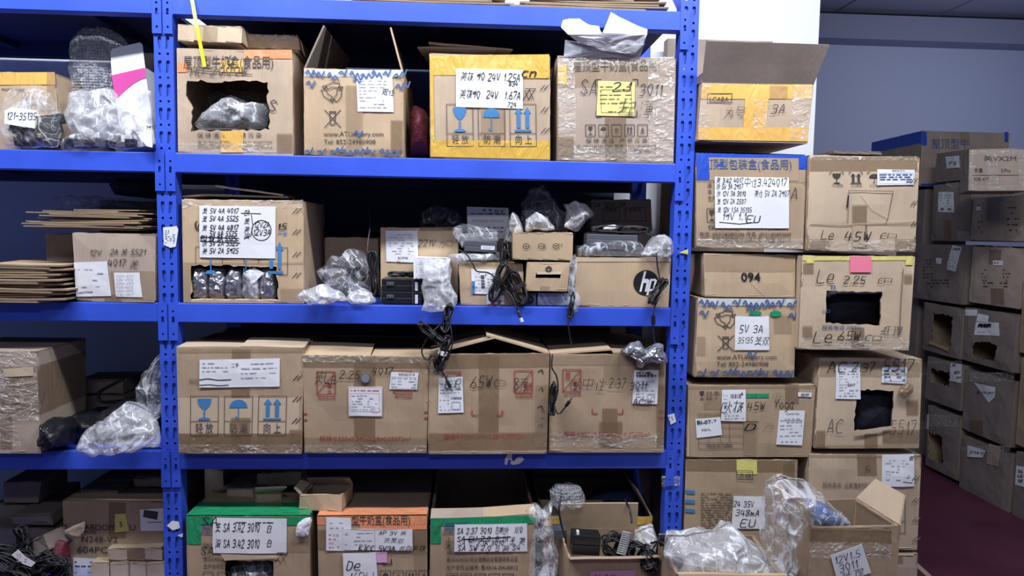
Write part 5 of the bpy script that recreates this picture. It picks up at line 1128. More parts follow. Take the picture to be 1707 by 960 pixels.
puff('plastic_bag', 'dim clear bag lying at the back behind the flattened cartons', 'plastic bag', [(88, 348), (90, 330), (120, 326), (200, 330), (250, 348)], .30, .10, 'film_dark', seed=112)

c = Carton('taped grey-brown carton at the left edge of the third shelf', -90, 64, 583, -.03, .24, z=Z4, m='kraft_grey'); c.tape(-90, 583, 64, 600, 'tape_clear'); c.tape(-30, 600, 64, 700, 'wrap'); c.tape(-90, 600, 22, 745, 'wrap', quad=[(-30, 600), (0, 600), (36, 746), (0, 746)]); c.tape(0, 690, 20, 746, 'tape_tan')
c.band(.38, .86, 'tape_tan', True, n=.0009); l = c.label([(8, 613), (56, 609), (57, 624), (8, 626)], 'kraft_pale'); 
S = Sheet(c.body, c.to, .004, c.rng)
for q in ([(0, 640), (30, 638), (62, 634)], [(20, 655), (40, 655), (60, 652)], [(5, 660), (30, 668), (60, 667)], [(8, 695), (30, 688), (55, 676)]): S.line(q, .9, 'edge')
c.done()
puff('black_bag', 'shiny black bag lump right of the taped carton on the left third shelf', 'bag', [(74, 742), (73, 702), (85, 696), (110, 698), (120, 712), (118, 740), (95, 743)], -.0, .12, 'black', seed=121, amp=.012, base_z=Z4)
puff('black_bag', 'black bag heap behind the glossy clear sheet on the left third shelf', 'bag', [(115, 735), (112, 700), (140, 685), (180, 690), (200, 668), (250, 655), (255, 735)], .14, .18, 'black', seed=122, amp=.016, base_z=Z4)
puff('plastic_sheet', 'large glossy crumpled clear sheet spilling over the beam, left third shelf', 'plastic bag', [(131, 746), (138, 725), (160, 705), (190, 682), (212, 672), (232, 674), (262, 700), (268, 716), (266, 742), (205, 752), (172, 755), (158, 763), (148, 760)], -.055, .08, 'film_white', seed=123, amp=.016, rings=18, nth=80, fr=20)
puff('plastic_sheet', 'tall clear sheet standing against the left post above the glossy one', 'plastic bag', [(228, 700), (232, 655), (236, 625), (255, 602), (266, 585), (268, 700)], .03, .07, 'film', seed=124, amp=.016, fr=18)
b = Carton('pale folded carton end lying far back on the left third shelf', 124, 205, 635, .34, .16, yb=657, m='kraft_dull'); b.done()
b = Carton('dark carton under the pale folded one far back on the left third shelf', 130, 210, 658, .34, .2, z=Z4, m='kraft_dull'); b.done()
cable('adapter_cable', 'black bent lead over the pale carton at the back of the left third shelf', [(205, 632, .2), (180, 645, .2), (165, 655, .2), (167, 668, .2), (180, 670, .2), (205, 668, .2)], r=.005)

c = Carton('carton numbered 5 with big printed capitals on the left lowest shelf', 108, 274, 834, .10, .36, z=Z5, m='kraft_brown'); p = c.pr
p.text(142, 882, 10, 'ABDOMEN U', 'print', w=84); p.text(143, 888, 5, 'MODEL', w=20); p.text(137, 902, 10, 'N248-V2', w=60); p.text(130, 920, 11, '604PCS', w=60)
c.tape(182, 836, 210, 895, 'tape_tan'); l = c.label([(193, 855), (210, 854), (216, 883), (193, 885)], 'tape_lemon', lab='yellow tag with the figure 5'); l.text(200, 876, 9, '5', 'ink')
l = c.label([(234, 847), (272, 844), (272, 883), (235, 883)]); l.polys([[(239, 859), (262, 864), (264, 850), (241, 847)]], 'print'); l.line([(246, 868), (270, 868)], 1, 'print'); l = c.label([(124, 928), (180, 929), (180, 965), (124, 965)]); l.fine(127, 931, 176, 945, 2, 'print'); l.fine(127, 948, 176, 962, 2)
c.done()
puff('paper_tag', 'curled pale paper flap on the left side of the carton numbered 5', 'paper', [(104, 886), (122, 876), (143, 868), (140, 886), (132, 895), (115, 892)], .07, .006, 'yellow_paper' if False else 'kraft_pale', seed=131, amp=.004, rings=6, nth=24)
for i in range(4):
    x = 152+i*31.5; b = Carton('small upright carton in the row at the bottom left, ' + ('leftmost', 'second from left', 'third from left', 'rightmost by the post')[i], x, x+30.5, 937, .06, .14, z=Z5+.0, m='kraft_pale', name='small_carton', group='row of small cartons', warp=.0015, puff=.0015)
    b.done()
b = Carton('small flat carton lying across the row of small cartons', 180, 270, 914, .065, .12, yb=935, m='kraft_pale', name='small_carton', warp=.002); b.tape(212, 914, 242, 934, 'tape_tan'); b.done()
b = Carton('small dark carton at the back on the lowest left shelf, ink strokes on its end', 20, 86, 858, .12, .14, yb=876, m='kraft_dull', name='small_carton'); b.pr.text(56, 872, 4, 'MADE IN', w=22); b.done()
b = Carton('dark carton with sloping top at the far left back of the lowest shelf', 5, 66, 802, .2, .16, yb=838, m='kraft_dull', name='small_carton'); b.done()
b = Carton('dark carton block under the small dark cartons at the far left', -30, 90, 878, .14, .3, z=Z5, m='kraft_dull'); b.done()
b = Carton('dark carton between the far-left block and the sloping one', -10, 80, 839, .22, .2, yb=878, m='kraft_dull', name='small_carton'); b.done()
zt = U(190, 834, .1).z
for i, (a, b_, y0, y1, yy, mm) in enumerate(((133, 196, 815, 831, .16, 'kraft_dull'), (222, 270, 797, 812, .2, 'kraft_brown'), (192, 262, 813, 831, .2, 'kraft_dull'))):
    b = Carton(['flat dark carton on the carton numbered 5, left', 'reddish flat carton topmost at the right on the carton numbered 5', 'flat dark carton under the reddish one on the carton numbered 5'][i], a, b_, y0, yy, .16, yb=y1+(1 if i == 1 else 0), m=mm, name='small_carton', rot=(-3, 2, 3)[i]); b.done()
b = Carton('tilted dull carton standing in the cables at the left bottom', 48, 84, 893, .04, .08, yb=922, m='kraft_dull', name='small_carton', rot=-20); b.o.rotation_euler.y = R(-28); b.done()
for i, (x, y, w, h, a, Y) in enumerate(((20, 928, 40, 90, 75, .0), (60, 945, 36, 80, 100, -.02), (15, 955, 40, 90, 60, -.05), (80, 955, 34, 70, 120, -.03), (40, 905, 26, 60, 20, .03), (95, 940, 26, 60, 40, .02))):
    coil('adapter_cable', 'black cable coil in the heap at the left bottom, ' + ('upper left', 'middle', 'frontmost lower left', 'lower right', 'topmost upright one', 'rightmost')[i], x, y, w, h, Y, 9, a, seed=140+i, pinch=.7, group='cable coils at the left bottom')
scrap('cable_tag', 'white printed tag with pink lines on the left bottom cable heap', [(19, 925), (30, 916), (42, 928), (59, 938), (52, 945), (38, 940)], -.06, cat='tag', txt=lambda S: S.fine(28, 922, 46, 938, 4, 'paper_pink'))
puff('mesh_sack', 'dark red mesh sack behind the cable heap at the left bottom', 'sack', [(88, 960), (86, 915), (98, 900), (112, 905), (116, 960)], .05, .04, 'maroon', seed=147, base_z=Z5)

# ================================================================ flattened cartons on the top shelf
sheets(lambda i, n: 'folded-flat carton above the top beam, right pile, ' + ('lowest', 'second up', 'third up', 'topmost')[i], 880, 1100, -14, 15, 4, .06, .40, 21, group='flattened cartons over the right of the top beam', zb=Z1+.004, over=.05)
sheets(lambda i, n: 'folded-flat carton above the top beam, middle pile, ' + ('lowest', 'second up', 'topmost')[i], 590, 838, -14, 8, 3, .06, .40, 22, group='flattened cartons over the middle of the top beam', zb=Z1+.004, over=.05)
"""behind the rack by the wall"""
b = Carton('tall pale cardboard carton standing behind the rack against the white wall', 1098, 1268, 66, .70, .05, z=0, m='kraft_grey', warp=.001, puff=.002); b.o.location.z = b.o.location.z; b.done()

# ================================================================ stacks right of the rack, left column
FL = 0.0
c5z = U(1240, 632, 0).z
c = Carton('open-topped carton with amber tape and marker reading 3A, topmost beside the right post', 1166, 1351, 139, -.02, .36, yb=238, m='kraft', top='open'); p = c.pr
p.frame(1178, 155, 1218, 170, 1.2); p.text(1181, 168, 8, 'LCABA', w=32)
c.tape(1166, 139, 1351, 164, 'tape_amber'); c.tape(1240, 160, 1278, 222, 'tape_amber'); c.tape(1166, 212, 1351, 236, 'tape_amber'); c.tape(1255, 165, 1280, 215, 'tape_clear'); c.tape(1318, 140, 1350, 232, 'wrap'); c.tape(1166, 140, 1182, 232, 'tape_clear'); c.tape(1280, 141, 1310, 163, 'tape_pale')
p = Sheet(c.body, c.to, .0045, c.rng); p.hand(1208, 194, 14, '九号', w=32, pen=.09); p.hand(1283, 189, 15, '3A', w=22, pen=.09)
c.flap('f', .112, 114, m='kraft_dull', taper=-.012, lab='raised front flap, shade put into its colour'); c.flap('l', .05, 60, m='kraft_dull'); c.done()  # front flap's dull board paints in the shade on its downward face
c = Carton('blue-taped milk-carton box with a densely handwritten white sheet, beside the right post', 1161, 1340, 256, -.01, .40, yb=415, m='kraft_brown'); p = c.pr
p.frame(1178, 347, 1193, 370, 1); p.icon('cup', 1180, 350, 1191, 367); p.text(1178, 382, 7, '保持清洁 · 严禁污染', w=120)
p.text(1180, 312, 7, '通', w=7); p.text(1180, 323, 7, '本', w=7); p.text(1180, 334, 7, '生产', w=14)
p.text(1158+6, 394, 7, '电话: (0531)82892296 传真: (0531)82892009', w=152); p.text(1158+6, 403, 7, '地址: 济南市仲宫镇龙山路北首   邮编: 250115', w=152)
c.tape(1161, 256, 1340, 264, 'tape_blue'); c.tape(1161, 262, 1184, 300, 'tape_blue'); c.tape(1330, 262, 1340, 278, 'tape_blue'); c.band(.86, 1.0, 'tape_blue', True, topf=.15); c.tape(1184, 262, 1330, 300, 'kraft_brown', n=.0018); c.tape(1161, 300, 1340, 302, 'tape_pale'); c.tape(1161, 398, 1340, 415, 'wrap')
S = Sheet(c.body, c.to, .0032, c.rng); S.text(1184, 280, 14, '顶型包装盒(食品用)', 'print_navy', w=134)
l = c.label([(1192, 294), (1313, 295), (1312, 380), (1190, 380)], lab='white sheet dense with handwriting')
for t, y, w in (('美 3.42 4017', 304, 42), ('欧 5V 3A 2907', 314, 42), ('欧 12V 3A 3010', 326, 46), ('英 12V 2A 2507', 339, 46), ('英 12V 1.5A 35135', 353, 55)): l.hand(1195, y, 7.5, t, w=w, pen=.17)
l.hand(1240, 309, 12, '中性3.424017', w=68, pen=.12); l.hand(1256, 326, 9, '美性 5V 2A 2907', w=56, pen=.14); l.hand(1202, 366, 11, '19V 1.1', w=38, pen=.12); l.hand(1242, 370, 11, 'EU', w=20, pen=.12); l.line([(1197, 370), (1230, 373), (1262, 370)], 1.2)
p = Sheet(c.body, c.to, .0045, c.rng); p.hand(1316, 330, 18, 'A', w=9, pen=.08); c.done()
c = Carton('low pale carton numbered 094 between the blue-taped box and the battery carton', 1173, 1324, 423, .0, .36, yb=496, m='kraft_warm'); p = c.pr; p.text(1233, 468, 15, '094', 'ink', w=32, off=.01); c.tape(1173, 423, 1324, 452, 'tape_pale'); c.tape(1296, 492, 1324, 497, 'tape_clear'); S = Sheet(c.body, c.to, .003, c.rng); S.text(1233, 468, 15, '094', 'ink', w=32, off=.01); S.line([(1250, 470), (1258, 478), (1270, 490)], .9, 'edge'); c.done()
c = Carton('battery carton with a white note 5V 3A, below the 094 carton', 1161, 1325, 498, -.005, .38, yb=630, m='kraft_warm'); atl(c, 1161, 498, 1325, 630, 'Tel: 852-24980908')
c.tape(1288, 525, 1318, 556, 'tape_pale'); c.tape(1161, 560, 1176, 592, 'tape_pale')
l = c.label([(1224, 527), (1280, 527), (1280, 583), (1223, 583)]); l.hand(1230, 554, 12, '5V 3A', w=38, pen=.11); l.hand(1228, 571, 9, '35135', w=24, pen=.12); l.hand(1256, 574, 12, '英双', w=22, pen=.11)
S = Sheet(c.body, c.to, .004, c.rng); S.polys([[(1291+10*math.cos(R(a)), 523+5*math.sin(R(a))) for a in range(0, -360, -30)], [(1257+11*math.cos(R(a)), 522+4*math.sin(R(a))) for a in range(0, -360, -30)]], 'tape_green'); c.done()
c = Carton('wide carton labelled BI-07 with a white barcode slip and form, beside the right post', 1145, 1355, 641, .0, .42, yb=763, m='kraft_brown'); p = c.pr
for k, x in (('cup', 1164), ('arrows', 1176), ('umbrella', 1188)): p.icon(k, x, 650, x+10, 664)
p.frame(1163, 688, 1238, 747, .8, 'print_faint')
for y in (697, 712, 725, 737): p.line([(1163, y), (1238, y)], .7, 'print_faint')
for x in (1180, 1200, 1215): p.line([(x, 697), (x, 737)], .7, 'print_faint')
p.text(1176, 745, 6, 'MADE IN CHINA', w=44); p.text(1165, 695, 6, 'GUILIN NO 8', 'print_faint', w=36); p.line([(1190, 700), (1262, 702)], 1.6, 'print')
c.tape(1307, 640, 1330, 672, 'tape_tan'); c.tape(1240, 655, 1280, 662, 'tape_green'); c.tape(1139, 641, 1355, 646, 'tape_pale'); c.tape(1172, 652, 1200, 680, 'tape_pale'); c.tape(1139, 644, 1147, 760, 'kraft_pale'); c.tape(1238, 702, 1260, 760, 'tape_pale')
p = Sheet(c.body, c.to, .0045, c.rng); p.hand(1243, 681, 12, '45W', w=28, pen=.11); p.hand(1288, 680, 15, 'Yoga', w=32, pen=.11); p.hand(1285, 668, 14, '中', 'print_faint', w=12, pen=.07); p.hand(1270, 716, 16, '方', 'print_faint', w=16, pen=.07); p.hand(1240, 716, 11, 'D', w=12, pen=.13)
l = c.label([(1202, 648), (1241, 648), (1241, 701), (1200, 700)], lift=.004); l.bars(1216, 655, 1232, 662); l.fine(1204, 654, 1214, 690, 6); l.hand(1200, 683, 15, '欧极', w=34, pen=.12); l.text(1233, 657, 5, '6', 'ink', off=.03); l.fine(1206, 688, 1238, 698, 2)
l = c.label([(1158, 697), (1199, 694), (1202, 724), (1160, 729)]); l.text(1160, 706, 6.5, 'BI-07-7', 'ink', w=33, off=.02, ang=-3); l.bars(1168, 713, 1188, 717)
l = c.label([(1297, 683), (1340, 684), (1336, 742), (1292, 740)]); l.text(1308, 690, 3.5, 'Carton No.'); l.fine(1298, 694, 1335, 728, 6); l.line([(1298, 700), (1336, 700)], .7, 'print'); l.fine(1300, 732, 1328, 738, 1)
l = c.label([(1328, 653), (1351, 654), (1351, 661), (1328, 660)]); l.bars(1333, 655, 1347, 659); c.done()
c = Carton('tall carton with three blue stripes, dense small print and a note ending EU', 1140, 1325, 766, .0, .40, z=.372, m='kraft_brown'); p = c.pr
for y in (818, 834, 849): p.polys([[(1142, y+5), (1158, y+6), (1158, y), (1142, y-1)]], 'print_blue')
p.fine(1168, 820, 1222, 888, 16, 'print_faint', .95); c.tape(1228, 766, 1262, 790, 'tape_lemon'); c.tape(1140, 766, 1325, 786, 'tape_tan', n=.0009); c.tape(1305, 770, 1325, 930, 'tape_tan'); p2 = Sheet(c.body, c.to, .004, c.rng); p2.frame(1228, 784, 1254, 798, 1); p2.text(1230, 795, 6, '合格', w=22)
l = c.label([(1222, 826), (1274, 826), (1273, 880), (1218, 880)], lab='white note, three handwritten lines'); l.hand(1222, 843, 9, '24 35V', w=32, pen=.14); l.hand(1225, 858, 10, '348mA', w=38, pen=.13); l.hand(1233, 876, 12, 'EU', w=22, pen=.11); c.done()
b = Carton('carton on the floor under the blue-striped carton', 1140, 1325, 960, .0, .40, yb=1200, m='kraft_brown')
b.done(); b.o.location.z = 0; b.o.scale.z = .368/b.h

# right column
c = Carton('carton with a taped-over flap window and marker 45W, topmost of the outer column', 1346, 1529, 259, -.02, .40, yb=420, m='kraft_pale'); p = c.pr
for k, x in (('cup', 1384), ('arrows', 1416), ('umbrella', 1447)): p.icon(k, x, 288, x+18, 305, 'print'); p.text(x, 310, 3.5, '小心轻放'); p.line([(x-2, 290), (x-2, 286), (x+2, 286)], .9); p.line([(x+20, 290), (x+20, 286), (x+16, 286)], .9)
c.tape(1346, 259, 1529, 284, 'tape_tan'); c.tape(1346, 259, 1529, 266, 'tape_clear'); c.tape(1418, 341, 1443, 372, 'tape_tan'); c.tape(1418, 372, 1440, 412, 'kraft'); c.tape(1418, 374, 1444, 416, 'tape_tan', n=.0012); c.tape(1348, 370, 1525, 374, 'tape_pale'); c.tape(1346, 398, 1380, 420, 'tape_tan'); c.tape(1490, 398, 1528, 420, 'tape_tan'); c.tape(1346, 400, 1529, 419, 'tape_clear')
S = Sheet(c.body, c.to, .004, c.rng); S.line([(1410, 370), (1412, 320), (1412, 317), (1486, 318), (1478, 362), (1474, 372)], 1.3, 'print_faint'); S.line([(1432, 322), (1450, 346), (1478, 362)], 1, 'edge'); S.line([(1411, 325), (1409, 345)], 2.2); S.line([(1346, 372), (1400, 374), (1450, 372), (1524, 366)], 1.0, 'edge')
for y in (300, 338, 372):
    for k in (0, 5): S.line([(1516+k, y+4), (1523+k, y-4)], 1.2, 'print')
S.hand(1366, 398, 14, 'Le', w=20, pen=.1); S.hand(1404, 400, 14, '45W', w=42, pen=.1); S.hand(1465, 397, 9, 'C口', w=26, pen=.13)
l = c.label([(1461, 281), (1523, 282), (1522, 307), (1460, 308)]); l.frame(1463, 287, 1520, 305, .5, 'paper_grey'); l.text(1485, 285, 3, '物料标识卡'); l.fine(1464, 288, 1518, 304, 4, 'print_navy', .6); c.done()
c = Carton('carton with a square dark cut-out, pink sticker and yellow tape along its top', 1333, 1520, 425, -.03, .40, yb=584, m='kraft_pale', holes=[[(1377, 483), (1470, 485), (1466, 542), (1375, 538)]], hjit=.003, top='open'); p = c.pr
p.text(1368, 548, 6, '服务电话 (0571)', 'print_navy', w=66); p.text(1368, 520, 5, '出口', 'print_navy'); p.icon('arrows', 1383, 474, 1392, 480, 'print_navy')
c.tape(1333, 425, 1520, 432, 'tape_lemon'); c.tape(1343, 426, 1356, 437, 'tape_lemon'); c.tape(1508, 425, 1520, 440, 'tape_lemon'); c.tape(1338, 436, 1355, 454, 'tape_tan'); c.tape(1418, 545, 1440, 584, 'tape_tan', n=.001); c.tape(1333, 562, 1520, 584, 'tape_clear'); c.tape(1336, 542, 1352, 562, 'tape_tan'); c.tape(1505, 455, 1519, 470, 'tape_tan'); c.tape(1415, 425, 1450, 452, 'pink')
S = Sheet(c.body, c.to, .0045, c.rng); S.hand(1360, 470, 22, 'Le', w=28, pen=.08); S.hand(1404, 471, 12, '2.25', w=34, pen=.13); S.hand(1461, 470, 9, 'C口', w=22, pen=.13); S.hand(1354, 570, 18, 'Le', w=30, pen=.09); S.hand(1394, 566, 14, '65W', w=36, pen=.11); S.hand(1440, 567, 9, 'C口', w=26, pen=.13); S.hand(1466, 556, 13, '红提', w=34, pen=.12); S.line([(1503, 446), (1500, 500), (1498, 560)], 1.6, 'print_faint'); c.done()
c = Carton('carton marked AC 2.37 5517 with a square dark cut-out, third in the outer column', 1363, 1535, 596, .0, .40, yb=748, m='kraft_pale', holes=[[(1427, 648), (1490, 650), (1486, 712), (1424, 718)]], hjit=.003, rot=0); p = c.pr
c.tape(1363, 596, 1535, 604, 'tape_clear'); c.tape(1363, 740, 1535, 748, 'tape_pale'); c.tape(1440, 722, 1462, 746, 'tape_tan'); c.tape(1360, 716, 1376, 744, 'tape_tan'); c.tape(1470, 715, 1535, 738, 'tape_tan'); c.tape(1363, 600, 1535, 625, 'tape_pale'); c.tape(1510, 665, 1530, 690, 'tape_tan'); c.tape(1420, 712, 1480, 722, 'kraft_pale', quad=[(1424, 716), (1484, 708), (1484, 713), (1422, 724)], n=.008)
l = c.label([(1394, 606), (1434, 605), (1434, 664), (1392, 663)]); l.fine(1398, 610, 1430, 660, 11, 'paper_grey', .7); l.hand(1412, 642, 4, '5517', w=12, pen=.2)
l = c.label([(1471, 610), (1512, 610), (1510, 638), (1469, 636)]); l.frame(1474, 613, 1508, 634, .6, 'print_navy'); l.fine(1474, 613, 1508, 634, 4, 'print_navy', .6)
S = Sheet(c.body, c.to, .0052, c.rng); S.hand(1378, 619, 18, 'AC', w=30, pen=.08); S.hand(1420, 617, 14, '2.37', w=36, pen=.1); S.hand(1471, 615, 18, '5517', w=50, pen=.08); S.hand(1378, 720, 22, 'AC', w=24, pen=.07); S.hand(1481, 722, 22, '5517', w=42, pen=.06); c.done()
puff('tape_lump', 'crumpled lump of clear brown tape stuck beside the cut-out of the 5517 carton', 'tape', [(1497, 655), (1502, 643), (1512, 636), (1522, 642), (1520, 655), (1508, 662)], -.012, .02, 'tape_tan', seed=151, amp=.006, rings=7, nth=26)
c = Carton('carton with two blue up-arrows and a white sheet, fourth in the outer column', 1347, 1533, 758, .0, .40, yb=918, m='kraft'); p = c.pr
p.frame(1470, 826, 1508, 868, .9, 'print'); p.frame(1470, 868, 1508, 888, .9, 'print'); p.icon('arrows', 1477, 829, 1502, 863, 'print_blue'); p.text(1490, 883, 10, '上', w=11); p.frame(1436, 826, 1462, 868, .9, 'print'); p.text(1371, 812, 8, '把存条件: 远离直射阳光干燥', 'print_faint', w=98)
c.tape(1430, 756, 1462, 792, 'tape_tan'); c.tape(1347, 757, 1533, 762, 'tape_pale'); p = Sheet(c.body, c.to, .004, c.rng); p.arc(1447, 779, 3, 4, 1, 'print', 0, 300)
for y in (795, 832, 865, 898):
    for k in (0, 6): p.line([(1519+k, y+4), (1527+k, y-4)], 1.6, 'print_faint')
l = c.label([(1471, 757), (1524, 755), (1523, 809), (1469, 810)]); l.fine(1476, 764, 1515, 800, 8, 'paper_grey', .4); l.hand(1516, 765, 6, '双', w=6, pen=.25); l.line([(1503, 801), (1520, 803)], 1, 'print'); c.done()
c = Carton('bottom carton of the outer column, pen curve on its front', 1350, 1524, 921, .0, .40, z=0, m='kraft_grey'); c.tape(1484, 921, 1506, 936, 'tape_tan'); c.tape(1350, 920, 1524, 923, 'edge'); p = c.pr; p.arc(1480, 952, 7, 7, 1.3, 'ink', -90, 90); c.done()

for k, (lb, x0, y0, x1, y1) in enumerate((('added shade filler in the square cut-out of the pink-sticker carton', 1374, 482, 1474, 546), ('added shade filler in the square cut-out of the 5517 carton', 1420, 644, 1494, 722))):
    puff('dark_bag_or_shade_fill', lb, 'bag', [(x0, y1), (x0, y0), (x1, y0), (x1, y1)], .06, .06, 'hole', seed=170+k, amp=.004, smooth=True, nth=40, rings=10)  # added dark fillers painting the shade inside both cut-outs
# open carton and bags standing in front
c = Carton('open carton in front of the outer column with a tilted white note 12V1.5 3011', 1338, 1482, 879, -.37, .18, z=0, m='kraft_brown', top='open', rot=4); p = c.pr
c.tape(1338, 879, 1482, 884, 'tape_pale'); c.tape(1338, 902, 1482, 930, 'tape_clear'); c.tape(1338, 880, 1482, 903, 'tape_tan', n=.001)
l = c.label([(1381, 924), (1432, 904), (1448, 952), (1394, 972)]); l.hand(1389, 938, 11, '12V1.5', w=42, ang=-20, pen=.11); l.hand(1397, 952, 12, '3011', w=30, ang=-20, pen=.11); l.hand(1400, 966, 11, '英·提'.replace('·', ''), w=36, ang=-18, pen=.11)
c.flap('r', .07, 118, m='kraft_pale', taper=.03); c.flap('l', .05, 105, m='kraft_warm'); c.done()
puff('plastic_bag', 'blue-patterned bag of parts slumped inside the open front carton', 'plastic bag', [(1330, 868), (1325, 835), (1345, 818), (1365, 822), (1390, 845), (1420, 872), (1400, 885), (1360, 885)], -.28, .12, 'film', seed=161, amp=.012)
M['bluebag'] = plain('blue_printed_film', (.10, .15, .36), .25, bump=.6, bscale=30)
puff('blue_bag', 'dark blue glossy bag inside the clear one in the open front carton', 'bag', [(1340, 866), (1338, 843), (1352, 832), (1372, 838), (1400, 862), (1418, 874), (1380, 880)], -.25, .06, 'bluebag', seed=162, amp=.008)
puff('plastic_bag', 'big clear bag hanging out of the left side of the open front carton', 'plastic bag', [(1280, 930), (1272, 900), (1278, 870), (1274, 830), (1282, 808), (1305, 797), (1335, 800), (1362, 815), (1345, 850), (1330, 880), (1318, 925), (1310, 960), (1290, 955)], -.34, .10, 'film', seed=163, amp=.018, rings=18, nth=80, fr=20)
c = Carton('low carton at the bottom edge beneath the big clear bag', 1122, 1300, 953, -.36, .24, z=0, m='kraft_brown', top='open', rot=-4); c.tape(1122, 953, 1300, 960, 'tape_clear'); c.flap('f', .03, 165, m='kraft_warm'); c.done()
puff('plastic_bag', 'large crumpled clear bag filling the low carton at the bottom edge', 'plastic bag', [(1112, 948), (1104, 925), (1112, 893), (1135, 898), (1160, 884), (1195, 890), (1222, 874), (1240, 896), (1262, 905), (1285, 930), (1308, 945), (1312, 965), (1230, 966), (1165, 962)], -.29, .16, 'film_white', seed=164, amp=.016, rings=20, nth=90, fr=22)
cable('adapter_cable', 'black lead with a filter lump trailing left of the crumpled bag', [(1085, 905, -.2), (1100, 903, -.22), (1112, 912, -.24), (1108, 928, -.26), (1122, 935, -.28), (1134, 948, -.3)], r=.003)
brick('inline_switch', 'small black lump on the lead left of the crumpled bag', 1100, 896, 1125, 911, -.22, .02, 'black', cat='switch')
brick('inline_switch', 'small black lump lower on the trailing lead', 1120, 932, 1138, 944, -.27, .015, 'black', 15, cat='switch')

# ================================================================ far stacks along the right of the aisle (fronts face the aisle)
XF = 2.78
def far(label, x0, x1, yt, yb, m='kraft_dull', d=.42, X=XF, **k):
    return Carton(label, x0, x1, yt, 0, d, yb=yb, m=m, X=X, puff=.008, warp=.008, **k)
c = far('far carton column, upper one with a white slip hanging from its tape', 1556, 1618, 304, 402); l = c.label([(1569, 318), (1593, 319), (1592, 354), (1568, 352)]); l.fine(1571, 322, 1590, 345, 5); l.hand(1571, 350, 4, '英 1A', w=16, pen=.2); c.tape(1580, 302, 1600, 320, 'tape_clear'); c.tape(1574, 366, 1586, 400, 'tape_tan'); c.tape(1595, 385, 1616, 402, 'wrap'); c.done()
c = far('far carton with a small square white label, under the big taped background box', 1560, 1618, 252, 302, d=.3); l = c.label([(1577, 261), (1602, 259), (1604, 279), (1580, 281)]); l.hand(1584, 274, 5, 'AP 36', w=14, pen=.2); c.done()
c = far('far carton with a slanted white shipping label, level with the arrow carton top', 1526, 1608, 407, 503); l = c.label([(1587, 408), (1602, 412), (1594, 453), (1578, 449)]); l.bars(1588, 413, 1599, 417); l.fine(1583, 420, 1596, 446, 5); l = c.label([(1561, 429), (1570, 430), (1569, 440), (1561, 439)]); p = c.pr; p.fine(1540, 430, 1556, 465, 6, 'print'); p.fine(1546, 464, 1582, 480, 3, 'print'); c.done()
c = far('far carton with a tall dark cut-out left of the white-papered one', 1538, 1606, 508, 592, holes=[[(1556, 521), (1590, 525), (1588, 578), (1556, 569)]], hjit=.008); c.tape(1552, 570, 1586, 585, 'kraft_warm', quad=[(1553, 567), (1587, 580), (1586, 586), (1552, 573)], n=.01); c.done()
c = far('far carton with a low dark cut-out and white slip at its right', 1544, 1604, 600, 676, holes=[[(1552, 614), (1583, 620), (1583, 644), (1552, 637)]], hjit=.008); l = c.label([(1586, 604), (1605, 606), (1604, 638), (1585, 634)]); l.hand(1588, 610, 4, '英', w=6, pen=.25); l.hand(1592, 622, 4, '12V', w=9, pen=.25); l.hand(1597, 630, 3, '2A', w=6, pen=.25); c.tape(1545, 600, 1604, 606, 'tape_clear'); c.done()
c = far('far carton with a dark cut-out standing on the floor nearest the back', 1546, 1600, 684, 790, holes=[[(1549, 720), (1573, 726), (1573, 774), (1549, 762)]], hjit=.008, m='kraft_dull'); l = c.label([(1541+6, 690), (1551, 690), (1551, 716), (1547, 714)]); c.tape(1547, 690, 1600, 710, 'wrap'); c.done()
c = far('far carton printed with rows of specifications, under the strapped grey box', 1620, 1712, 326, 402, m='kraft_grey'); p = c.pr; p.fine(1632, 336, 1642, 392, 6, 'print'); p.fine(1680, 340, 1700, 388, 5, 'print'); c.tape(1620, 322, 1712, 334, 'tape_clear'); l = c.label((1629, 343, 1637, 350)); c.done()
c = far('far carton with printed rows and a narrow sticker, middle right', 1618, 1702, 411, 510, m='kraft_grey'); p = c.pr; p.fine(1638, 446, 1648, 470, 4, 'print'); p.fine(1672, 446, 1684, 470, 4, 'print'); p.fine(1640, 468, 1684, 480, 2, 'print'); c.tape(1648, 415, 1668, 440, 'tape_tan'); l = c.label((1656, 433, 1672, 441)); l.fine(1658, 434, 1670, 440, 1, 'print'); c.tape(1652, 480, 1674, 508, 'tape_tan'); c.tape(1640, 408, 1685, 412, 'tape_clear'); c.done()
c = far('far carton with torn white papers above an arched dark cut-out', 1607, 1694, 518, 612, holes=[[(1622, 578), (1630, 570), (1650, 569), (1664, 577), (1660, 602), (1640, 600), (1622, 597)]], hjit=.006); l = c.label([(1611, 515), (1631, 516), (1631, 526), (1611, 526)]); l = c.label([(1630, 536), (1668, 538), (1669, 560), (1628, 558)]); l.hand(1634, 545, 5, 'MHWM', w=20, pen=.5); l.fine(1634, 551, 1660, 556, 1); l = c.label([(1633, 522), (1651, 526), (1650, 537), (1631, 535)], 'white', lift=.005); c.tape(1672, 530, 1686, 545, 'tape_pale'); c.tape(1608, 608, 1660, 622, 'kraft_pale', quad=[(1612, 606), (1656, 616), (1654, 621), (1610, 611)], n=.02); c.done()
c = far('far carton with a curled torn white label, second row from the floor', 1604, 1690, 624, 732); l = c.label([(1624, 636), (1661, 644), (1660, 661), (1650, 670), (1625, 662)][0:4], lab='curled torn label'); l.hand(1628, 654, 4, '35 4V1A-0917', w=30, pen=.2, ang=4); c.tape(1604, 618, 1690, 634, 'wrap'); c.tape(1616, 700, 1640, 726, 'tape_tan'); c.done()
